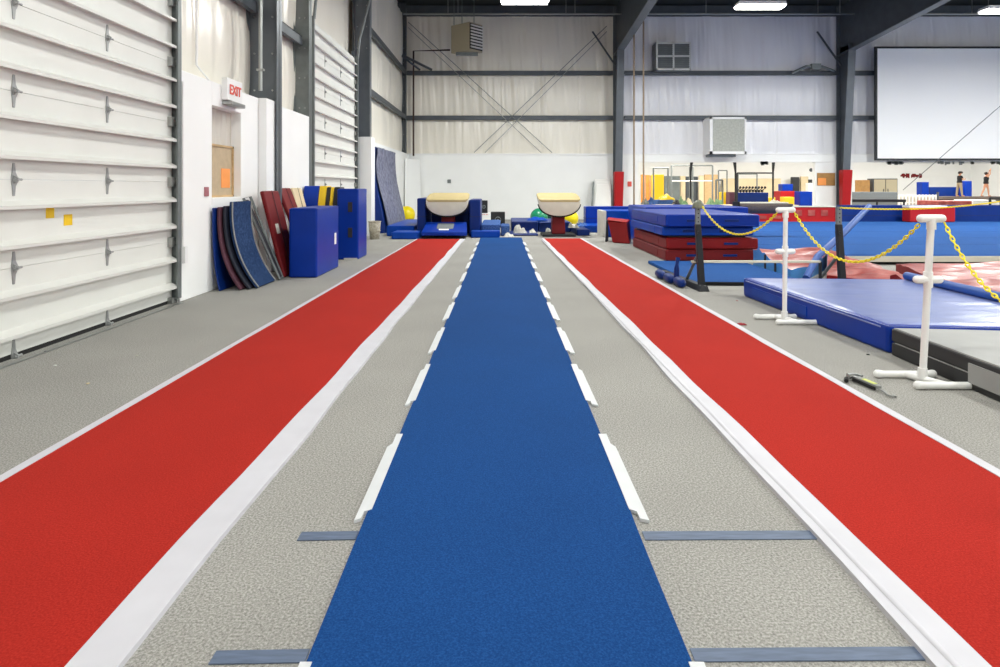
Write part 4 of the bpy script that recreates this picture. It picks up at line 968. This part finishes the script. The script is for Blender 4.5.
# ---------------------------------------------------------------- white pipe stanchions and chains
def stanchion(x, y, zt, label, lean=0.0, bar=.066):
    t = thing('pipe_stanchion', (x,y,0), label, 'stanchion')
    r = .021
    MB().tube([(x,y,.03),(x+lean,y,zt)], r, 14).build('post', 'pvc', t)
    xt = x+lean
    tb = MB(); tb.tube([(xt-bar,y,zt),(xt+bar,y,zt)], r*1.25, 14); tb.ball((xt-bar,y,zt), r*1.25, 12); tb.ball((xt+bar,y,zt), r*1.25, 12); tb.tube([(xt,y,zt-.07),(xt,y,zt)], r*1.3, 14)
    tb.build('top_tee', 'pvc', t)
    zc = zt*.63; xc = x+lean*.63
    cr = MB(); cr.tube([(xc-.07,y,zc),(xc+.07,y,zc)], r*1.2, 12); cr.ball((xc-.07,y,zc), r*1.2, 12); cr.ball((xc+.07,y,zc), r*1.2, 12); cr.tube([(xc,y,zc-.05),(xc,y,zc+.05)], r*1.3, 12)
    cr.build('cross_fitting', 'pvc', t)
    for dx, dy in ((-.035,.12), (.072,-.12)):
        ft = MB(); ft.tube([(x+dx-.18,y+dy,.028),(x+dx-.14,y+dy,.026),(x+dx+.14,y+dy,.026),(x+dx+.18,y+dy,.028)], [r*1.25,r*1.05,r*1.05,r*1.25], 12); ft.ball((x+dx-.18,y+dy,.028), r*1.25, 12); ft.ball((x+dx+.18,y+dy,.028), r*1.25, 12)
        ft.build('foot', 'pvc', t)
    cb = MB(); cb.tube([(x-.035,y+.12,.026),(x,y,.03),(x+.072,y-.12,.026)], r*1.05, 12); cb.tube([(x,y,.03),(x,y,.1)], r*1.3, 12); cb.build('base_link', 'pvc', t)
    return t
S1 = (xa(784.5,5.92), 5.92); S2 = (xa(922.5,4.07), 4.07)
stanchion(*S1, 1.038, 'white pipe stanchion beside the corner of the big blue mat', .01)
stanchion(*S2, 1.05, 'nearer white pipe stanchion before the black and grey mat', .056)
stanchion(2.68, 2.6, 1.06, 'white pipe stanchion outside the right edge of the picture')
stanchion(8.3, 9.85, 1.16, 'white pipe stanchion beyond the right edge of the picture, farther back')
def chain(p, q, sag, label, pitch=.036, r=.0042):
    p, q = Vector(p), Vector(q); N = 200
    pts = [p.lerp(q, i/N)+Vector((0,0,-4*sag*(i/N)*(1-i/N))) for i in range(N+1)]
    L = [0]
    for a, b in zip(pts, pts[1:]): L.append(L[-1]+(b-a).length)
    n = int(L[-1]/pitch); mb = MB(); j = 0
    def P(s_):
        for i in range(len(L)-1):
            if L[i+1] >= s_: return pts[i].lerp(pts[i+1], (s_-L[i])/(L[i+1]-L[i]))
        return pts[-1]
    for k in range(n):
        c = P((k+.5)*L[-1]/n); d = (P(min(L[-1],(k+.6)*L[-1]/n))-P((k+.4)*L[-1]/n)).normalized()
        u = d.cross(Vector((0,0,1))).normalized(); w = d.cross(u)
        s_ = (u+w).normalized() if k % 2 else (u-w).normalized(); hl = pitch*.68; hw = pitch*.27
        ring = []
        for a in range(13):
            an = 2*PI*a/12; ring.append(c+d*hl*math.cos(an)+s_*hw*math.sin(an))
        mb.tube(ring, r, 6, cap=False)
    return tag(mb.build('plastic_chain', 'chain_yellow'), label, 'chain')
chain((U1[0]+.03,U1[1]-.03,1.03), (S1[0]-.07,S1[1],1.01), .27, 'yellow plastic chain between front steel upright and first white stanchion')
chain((S1[0]+.09,S1[1],1.02), (S2[0]+.056-.08,S2[1],1.01), .34, 'yellow plastic chain hanging between the two white stanchions')
chain((S2[0]+.056+.085,S2[1],1.02), (2.68-.07,2.6,1.03), .42, 'yellow plastic chain running off right from the nearer white stanchion')
chain((U2[0],U2[1]-.03,1.0), (8.3-.07,9.85,1.13), .09, 'yellow plastic chain from second upright running right across the navy barrier')

# ---------------------------------------------------------------- small things on the floor
t = thing('ratchet_strap', fl(850,380), 'metal ratchet tie-down with lime label on the floor beside the right runway', 'ratchet')
a, b = fl(855,377,.03), fl(879,387,.03); d = (b-a).normalized(); sd = Vector((-d.y,d.x,0))
MB().obox(a-sd*.016+Vector((0,0,-.012)), (b-a), sd*.036, Vector((0,0,.02))).build('handle', 'zinc', t, bevel=.004)
MB().obox(a+(b-a)*.35-sd*.012+Vector((0,0,.009)), (b-a)*.5, sd*.028, Vector((0,0,.002))).build('label_patch', 'lime_label', t)
MB().obox(a-sd*.022+Vector((0,0,-.022)), (b-a)*.95, sd*.008, Vector((0,0,.018))).build('side_bar', 'rubber', t)
hd = MB(); hd.tube([a-sd*.035-d*.02, a+sd*.035-d*.02], .017, 10); hd.tube([a-sd*.02-d*.045, a+sd*.03-d*.045], .012, 10); hd.tube([a+sd*.03-d*.02+Vector((0,0,.01)), a+sd*.03+d*.03+Vector((0,0,.012))], .007, 8)
hd.build('spool', 'zinc', t)
MB().tube([a-sd*.05-d*.015+Vector((0,0,-.012)), a-sd*.07+d*.01+Vector((0,0,-.012)), a-sd*.085+d*.03+Vector((0,0,-.012))], .013, 10).build('grip', 'rubber', t)
c0 = b+d*.09+Vector((0,0,-.018))
MB().tube([b+Vector((0,0,-.012)), b+d*.04+Vector((0,0,-.015)), c0-sd*.016, c0+d*.03-sd*.012, c0+d*.038+sd*.004, c0+d*.01+sd*.014], .006, 8).build('hook', 'zinc', t)
crumple('paper_scrap', 'red_scrap', 'tiny crumpled dark red scrap on floor beside the right runway edge', tuple(fl(742,325))[:2], .035, .03, .03, 'scrap', 1.0)
random.seed(5)
for k, (px, py) in enumerate(((55,366),(137,356),(88,384),(45,352),(868,355),(737,301))):
    p = fl(px,py); m = MB(); m.ball((p.x,p.y,.004), .012, 8, (1,random.uniform(.5,1.4),.3))
    tag(m.build('debris_bit', ['box_white','foam_light','beige','rubber','rubber','red_scrap'][k]), ['white speck on floor near the overhead door, left one','pale speck on the floor between overhead door and left runway','beige speck on floor outside the left runway edge','dark speck under the overhead door edge','dark speck on floor left of the black mat','dark red speck on floor before the thin blue panel mat'][k], 'debris')

# ---------------------------------------------------------------- neighbouring hall: apparatus, mats and people
def fbox(name, m, label, px0, px1, py0, Y, d, cat, py1=None, bevel=.02, z0=0.0):
    zb = z0 if py1 is None else za(py1,Y)
    return tag(MB().box(xa(px0,Y), xa(px1,Y), Y, Y+d, zb, za(py0,Y)).build(name, m, bevel=bevel), label, cat)
fbox('standing_mat', 'vinyl_yellow', 'tall bright yellow mat standing in the far hall', 653.5, 664, 174.5, 36, .5, 'mat')
for k, (a_, b_) in enumerate(((641,645),(645.6,650),(650.5,653))):
    fbox('timber_panel', 'wood_orange', ['orange brown timber panel left of tall yellow mat, leftmost','orange brown timber panel left of tall yellow mat, middle','orange brown timber panel touching the tall yellow mat'][k], a_, b_, 174.5+k*.4, 38, .1, 'panel')
fbox('wall_curtain', 'curtain_grey', 'dark grey curtain panel right of the tall yellow mat', 664.5, 680, 176, 40, .2, 'curtain')
fbox('wall_curtain', 'steel_dark', 'darker curtain panel behind the tall bar frames', 686, 698, 176.5, 40.5, .2, 'curtain')
fbox('wall_panel', 'beige', 'cream panel between the two dark curtains', 680.5, 685.5, 176, 40.3, .2, 'panel')
fbox('wall_panel', 'beige', 'cream wall panel right of the darker curtain', 699, 704, 175.5, 40.2, .15, 'panel')
fbox('wall_panel', 'wood_tan', 'wide tan wall panel in the middle of the far hall', 704.5, 719, 174.5, 40.2, .15, 'panel')
fbox('low_wall', 'beige', 'long low beige wall behind the row of dark weights', 722, 781, 178.5, 41, .2, 'wall panel')
fbox('green_board', 'vinyl_black', 'dark green board on the far wall left of cream board', 792.5, 799.5, 177, 41.3, .3, 'board')
fbox('wall_panel', 'beige', 'cream panel standing left of the small black monitor', 801, 808.5, 176.5, 41.4, .2, 'panel')
fbox('monitor', 'speaker_black', 'small black monitor on a white stand near white pier', 809.5, 814, 179.5, 39, .2, 'monitor', 183)
fbox('monitor_stand', 'box_white', 'white stand under the small black monitor', 808.5, 815, 183, 38.9, .4, 'stand')
tag(MB().tube([(xa(811,FB),FB-.03,za(170,FB)), (xa(811,FB),FB+.0,za(170,FB))], .12, 14).build('wall_clock', 'steel_dark'), 'small round dark clock on the far wall near the pier', 'clock')
fbox('foam_block', 'vinyl_blue', 'blue block on top of red blocks in far hall', 782.5, 793, 184, 31, .5, 'mat', 191, z0=0)
fbox('foam_block', 'vinyl_scarlet', 'red block under the small blue block in far hall', 780.5, 795.5, 191.1, 30.9, .8, 'mat')
fbox('foam_block', 'vinyl_yellow', 'low yellow block right of the red block pile', 784.5, 794.5, 197, 29.6, .5, 'mat')
fbox('foam_block', 'vinyl_yellow', 'low yellow block left of the red block pile', 768, 775.5, 197.5, 29.6, .5, 'mat')
fbox('foam_block', 'vinyl_blue', 'blue foam block in far hall beside the white pier', 800, 814.5, 191.5, 30, .6, 'mat')
fbox('foam_block', 'vinyl_navy', 'long dark blue block below the row of dark weights', 738, 768.5, 192.5, 29.5, .6, 'mat')
fbox('foam_block', 'vinyl_purple', 'purplish block left of the long dark blue block', 729.5, 737.5, 192, 29.6, .5, 'mat')
fbox('foam_block', 'vinyl_yellow', 'small yellow block left of the purplish block', 722.5, 729, 192, 30.2, .5, 'mat')
random.seed(21)
nm = ['first','second','third','fourth','fifth','sixth','seventh','eighth','ninth','tenth']
for k in range(9):
    px = 740+k*3.1; Y = 29.7; z = za(192.5,29.5)
    c = Vector((xa(px,Y),Y+.12,z+.13)); m = MB(); m.tube([c+Vector((-.07,0,-.05)), c+Vector((.05,0,.07))], .02, 6); m.ball(c+Vector((-.08,0,-.06)), .07, 10); m.ball(c+Vector((.06,0,.1)), .06, 10)
    tag(m.build('hand_weight', 'rubber'), f'dark hand weight on the long dark blue block, {nm[k]} from the left', 'hand weight', 'dark weights on the blue block')
# yellow folded pads and low heaps at the left
crumple('foam_heap', 'vinyl_yellow', 'yellow folded pad heap before the dark curtain in far hall', (xa(666,28),28), .3, .3, .4, 'pad', 3.3, .69)
fbox('foam_block', 'slab_blue_carpet', 'grey blue block carrying the yellow pad heap', 658, 673, 200, 27.6, .8, 'mat')
for k, (px, h_, mt, lab) in enumerate(((645,.35,'curtain_grey','dark heap of mats at the left end of the opening'), (651,.45,'slab_blue_carpet','grey blue heap of mats beneath the timber panels'), (676,.3,'velcro','black heap right of the yellow pads'), (682,.42,'green_cloth','greenish heap before the dark curtain'), (689,.35,'beige','beige heap left of the plastic bag'), (711,.45,'green_cloth','green heap below the tan wall panel'), (718,.4,'green_cloth','green heap left of the small yellow block'), (775,.42,'foam_light','pale heap between the low yellow blocks'))):
    crumple('equipment_heap', mt, lab, (xa(px,26.8),26.8), .12 if k not in (1,3,5) else .15, .3, h_, 'heap', k*3.1, .52)
fbox('storage_bench', 'beige', 'long low bench inside the left opening carrying the heaps', 640.5, 738, 205, 26.4, .9, 'bench', z0=0)
fbox('storage_bench', 'beige', 'short low bench inside the opening left of the pier', 766, 799, 205, 26.4, .9, 'bench', z0=0)
def barframe(label, px0, px1, pyt, Y, r=.04, mid=None, m='steel_grey'):
    t = thing('bar_frame', (xa((px0+px1)/2,Y),Y,0), label, 'bar apparatus')
    x0_, x1_, z = xa(px0,Y), xa(px1,Y), za(pyt,Y)
    for x in (x0_, x1_):
        MB().tube([(x,Y,0),(x,Y,z)], r, 8).build('post', m, t)
    MB().tube([(x0_,Y,z),(x1_,Y,z)], r*.8, 8).build('top_bar', m, t)
    if mid: MB().tube([(x0_,Y,za(mid,Y)),(x1_,Y,za(mid,Y))], r*.8, 8).build('lower_bar', 'paint_white', t)
    ft = MB(); ft.box(x0_-.1, x0_+.1, Y-.2, Y+.2, 0, .05); ft.build('foot', m, t); ft = MB(); ft.box(x1_-.1, x1_+.1, Y-.2, Y+.2, 0, .05); ft.build('foot', m, t)
    return t
barframe('narrow tall bar frame in front of the yellow mat', 653.5, 668, 168, 29.2)
barframe('wide tall bar frame in front of the dark curtains', 671.5, 712.5, 165.5, 30.2, mid=181)
barframe('bar frame with two thin posts in front of the tan panel', 690, 692.5, 167, 31.3, .05)
barframe('pale bar frame right of the tan wall panel', 718.5, 727, 170.5, 32.2, .035)
barframe('low bar frame left of the long dark blue block', 716, 722.5, 180, 28.6, .045)
barframe('dark bar frame above the row of dark weights', 738, 757, 174, 31.0, .035, m='steel_grey')
barframe('tall dark post frame standing left of the blue block pile', 737, 773, 173, 28.3, .04, m='steel_black')
for px, lean, lab in ((690.5, 1.5, 'dark bent-top post behind the plastic bag'), (735.5, -1.2, 'dark bent-top post below the exhaust fan'), (773, .6, 'dark post rising to the ceiling right of the weights')):
    Y = 27.6
    tag(MB().tube([(xa(px,Y),Y,0),(xa(px,Y),Y,za(172,Y)),(xa(px+lean*.4,Y),Y,za(166,Y)),(xa(px+lean,Y),Y,za(158.5,Y))], [.035,.04,.06,.08], 10).build('steel_post', 'steel_black'), lab, 'post')
# right opening
fbox('crate_stack', 'board_brown', 'brown patterned wooden crate at the left of the wide opening', 861, 870, 180, 34, .6, 'crate')
t = thing('wooden_cabinet', (xa(885,34),34.2,0), 'tan double-door cabinet with dark frame in the far hall', 'cabinet')
MB().box(xa(873.5,34), xa(898,34), 34.03, 34.6, 0, za(178.5,34)).build('carcass', 'steel_dark', t, bevel=.01)
for a_, b_ in ((874.3,885.2),(886,897.2)): dr_ = MB().box(xa(a_,34), xa(b_,34), 34.0, 34.03, .1, za(179.5,34)).build('door', 'beige_metal', t); MB().box(xa((a_+b_)/2,34)+.2*(1 if a_ < 880 else -1)-.015, xa((a_+b_)/2,34)+.2*(1 if a_ < 880 else -1)+.015, 33.97, 34.0, 1.0, 1.15).build('handle', 'steel_dark', dr_)
fbox('trampoline_bed', 'mesh_grey', 'grey platform bed in front of the tan cabinet', 850, 897.5, 192, 31, 1.0, 'platform')
t = thing('trampoline', (xa(878,27),27.5,0), 'low dark trampoline frame with legs before the grey platform', 'trampoline')
Y = 27.0; MB().box(xa(846,Y), xa(906,Y), Y, Y+1.6, za(201,Y)-.05, za(200.2,Y)+.02).build('bed', 'steel_black', t)
MB().box(xa(846,Y), xa(906,Y), Y-.02, Y+1.62, za(201,Y)+.01, za(200.2,Y)+.03).build('pad', 'velcro', t)
for px in (848, 876, 903):
    MB().tube([(xa(px,Y),Y+.05,0),(xa(px+2,Y),Y+.05,za(201,Y))], .04, 8).build('leg', 'steel_black', t)
fbox('standing_mat', 'vinyl_blue', 'blue mat standing at the left end of the long blue row', 922, 929, 182, 37, .5, 'mat')
fbox('standing_mat', 'vinyl_blue', 'blue mat standing right of the person in khaki trousers', 965, 972, 181, 37, .5, 'mat')
fbox('barrier_mat', 'vinyl_navy', 'long dark blue mat row behind the person in khaki trousers', 929.5, 964.5, 187, 37.6, .5, 'mat')
t = thing('picket_fence', (xa(921,30),30,0), 'low white slatted fence in front of the blue mats', 'fence')
Y = 30.0; x0_, x1_ = xa(899,Y), xa(936,Y)
MB().box(x0_, x1_, Y, Y+.04, za(196.2,Y), za(195,Y)).build('rail', 'box_white', t); MB().box(x0_, x1_, Y, Y+.04, za(203,Y), za(201.8,Y)).build('rail', 'box_white', t)
MB().box(x0_, x1_, Y+.08, Y+.12, 0, za(196,Y)).build('backing', 'foam_light', t)
for k in range(12): x = x0_+(x1_-x0_)*k/11; MB().box(x-.03, x+.03, Y-.03, Y, 0, za(194.6,Y)).build('picket', 'box_white', t)
tag(MB().tube([(xa(937.8,29.8),29.8,0),(xa(937.8,29.8),29.8,za(192,29.8))], .05, 8).build('steel_post', 'steel_dark'), 'short dark post at the right end of the slatted fence', 'post')
for k, (p0, p1) in enumerate(((900.5,908.5),(911,920.5))):
    m = MB(); random.seed(40+k); x = xa(p0,FB)
    while x < xa(p1,FB):
        w_ = random.uniform(.04,.1); m.box(x, x+w_, FB-.03, FB, za(176.3,FB)+random.uniform(-.12,.0), za(174.5,FB)+random.uniform(-.03,.08)); x += w_+.0
    tag(m.build('wall_lettering', 'vinyl_maroon'), ['dark red illegible lettering on far wall, left piece','dark red illegible lettering on far wall, right piece'][k], 'sign')
# beam platform the two people stand on
PY = 34.5; zp = za(196.3,PY)
t = thing('balance_platform', (xa(970,PY),PY,0), 'long dark raised beam that both people stand on', 'beam')
MB().box(xa(939,PY), xa(1012,PY), PY-.3, PY+.3, zp-.17, zp).build('deck', 'suede_grey', t, bevel=.02)
MB().box(xa(941,PY), xa(1010,PY), PY-.25, PY+.25, zp-.24, zp-.17).build('frame', 'steel_black', t)
for px in (942, 975, 1008): MB().tube([(xa(px,PY),PY,0),(xa(px,PY),PY,zp-.2)], .06, 8).build('leg', 'steel_black', t)
fbox('soft_mat', 'vinyl_worn_glare', 'pinkish mat below the beam platform', 939, 972, 201, 28, 1.5, 'mat')
fbox('soft_mat', 'box_white', 'white mat right of the pinkish one below the beam platform', 973, 996, 200, 28.3, 1.2, 'mat')
barframe('dark trestle at the right edge below the person with raised arms', 990, 1001, 198, 27.5, .05, m='steel_black')

def person(label, x, y, z, h, arms_up=False, top='cloth_black', legs='cloth_khaki', facing=1):
    """one continuous remeshed body; clothes and hair are shells"""
    t = thing('person', (x,y,z), label, 'person')
    S = h/1.7
    def p(a, b, c): return Vector((x+a*S*facing, y+b*S, z+c*S))
    if arms_up: hips = [(.06,.0,.92),(-.06,.05,.90)]; L = [[(.05,.0,.90),(.14,-.02,.50),(.20,.0,.08)], [(-.03,.0,.90),(-.14,.0,.52),(-.33,.0,.10)]]
    else: L = [[(.0,-.10,.90),(.04,-.12,.50),(.10,-.12,.07)], [(-.0,.10,.90),(-.06,.12,.50),(-.12,.12,.07)]]
    body = MB()
    body.tube([p(0,0,.86),p(0,0,.95),p(.0,0,1.1),p(.02,0,1.28),p(.02,0,1.40),p(.02,0,1.47)], [.13*S,.15*S,.125*S,.15*S,.12*S,.05*S], 16)
    body.tube([p(.02,0,1.42),p(.03,0,1.54)], .05*S, 12)
    body.ball(p(.04,0,1.60), .105*S, 20, (1,.85,1.15)); body.tube([p(.13,0,1.60),p(.165,0,1.575)], [.016*S,.014*S], 8)
    for sgn in (-1,1): body.ball(p(.03,sgn*.095,1.59), .025*S, 8)
    for leg in L:
        a, k, f_ = leg
        body.tube([p(*a),p((a[0]+k[0])/2,(a[1]+k[1])/2,(a[2]+k[2])/2),p(*k),p((k[0]*.6+f_[0]*.4),(k[1]*.6+f_[1]*.4),(k[2]*.6+f_[2]*.4)),p(*f_)], [.085*S,.078*S,.055*S,.055*S,.035*S], 14)
        body.tube([p(f_[0]-.04,f_[1],.04),p(f_[0]+.08,f_[1],.035),p(f_[0]+.17,f_[1],.025)], [.04*S,.04*S,.025*S], 10); body.tube([p(*f_),p(f_[0],f_[1],.04)], .036*S, 10)
    if arms_up: A = [[(.0,-.17,1.38),(.13,-.22,1.60),(.20,-.16,1.86)], [(.02,.17,1.38),(.30,.22,1.52),(.36,.16,1.80)]]
    else: A = [[(.02,-.17,1.38),(.10,-.22,1.12),(.26,-.14,1.18)], [(.02,.17,1.38),(.12,.22,1.12),(.28,.12,1.22)]]
    for arm in A:
        a, e_, w_ = [Vector(q) for q in arm]
        body.tube([p(.02,a.y*.5,1.39),p(*a),p(*e_),p(*w_)], [.05*S,.05*S,.038*S,.026*S], 12)
        d = (w_-e_).normalized(); sd = Vector((0,1,0)); palm = w_+d*.05
        body.tube([p(*w_),p(*palm),p(*(w_+d*.09))], [.028*S,.036*S,.034*S], 10)
        for k, ln_ in enumerate((.065,.08,.075,.058)):
            q = w_+d*.09+sd*(k-1.5)*.019; cv = Vector((.02,0,-.01)) if not arms_up else Vector((.015,0,.0))
            body.tube([p(*q),p(*(q+d*ln_*.55)),p(*(q+d*ln_*.95+cv))], [.0095*S,.0085*S,.007*S], 6)
        q = w_+d*.03+sd*.03*(1 if a.y < 0 else -1); body.tube([p(*q),p(*(q+d*.03+sd*.03*(1 if a.y < 0 else -1))),p(*(q+d*.065+sd*.035*(1 if a.y < 0 else -1)))], [.012*S,.011*S,.008*S], 6)
    bo = body.build('body', 'skin', t); rm_ = bo.modifiers.new('remesh', 'REMESH'); rm_.mode = 'VOXEL'; rm_.voxel_size = .011; rm_.use_smooth_shade = True
    c = MB(); c.tube([p(0,0,.88),p(0,0,.96),p(.0,0,1.1),p(.02,0,1.28),p(.02,0,1.40),p(.02,0,1.44)], [.14*S,.165*S,.14*S,.165*S,.135*S,.075*S], 18)
    if not arms_up:
        for arm in A: a, e_, w_ = [Vector(q) for q in arm]; c.tube([p(.02,a.y*.5,1.39),p(*a),p(*((a+e_)/2))], [.065*S,.065*S,.058*S], 12)
    so = c.build('shirt' if not arms_up else 'leotard', top, t); r2 = so.modifiers.new('remesh', 'REMESH'); r2.mode = 'VOXEL'; r2.voxel_size = .015; r2.use_smooth_shade = True
    if not arms_up:
        tr = MB(); tr.tube([p(0,0,.82),p(0,0,.95)], [.15*S,.16*S], 16)
        for leg in L: a, k, f_ = leg; tr.tube([p(*a),p(*k),p(*f_)], [.105*S,.08*S,.06*S], 14)
        to_ = tr.build('trousers', legs, t); r3 = to_.modifiers.new('remesh', 'REMESH'); r3.mode = 'VOXEL'; r3.voxel_size = .015; r3.use_smooth_shade = True
    hr = MB(); hr.ball(p(.02,0,1.635), .115*S, 18, (1,.9,1.0)); 
    if arms_up: hr.ball(p(-.09,0,1.66), .05*S, 12)
    else: hr.tube([p(.1,0,1.66),p(.19,0,1.65)], [.09*S,.07*S], 12)
    ho = hr.build('hair' if arms_up else 'cap', 'hair', t)
    return t
person('person in black top and khaki trousers standing on the far raised beam', xa(959.5,PY), PY, zp, 1.32)
person('person in black leotard with raised arms stepping along the far beam', xa(986,PY), PY, zp, 1.28, True)
# guy cable running up across the projection screen
tag(MB().tube([(xa(903,23.0),23.0,za(190,23.0)), (xa(1035,20.0),20.0,za(76,20.0))], .012, 6).build('guy_cable', 'steel_grey'), 'thin cable slanting up in front of the projection screen', 'cable')
#%%END2%%
sc = bpy.context.scene
w = bpy.data.worlds.new('world'); sc.world = w; w.use_nodes = True
w.node_tree.nodes['Background'].inputs[0].default_value = (.8,.85,.9,1); w.node_tree.nodes['Background'].inputs[1].default_value = .6
sc.view_settings.view_transform = 'Standard'; sc.view_settings.look = 'None'; sc.view_settings.gamma = 1
sc.view_settings.use_curve_mapping = False
sc.view_settings.exposure = EXPOSURE
sc.cycles.max_bounces = 8; sc.cycles.diffuse_bounces = 6; sc.cycles.use_denoising = True
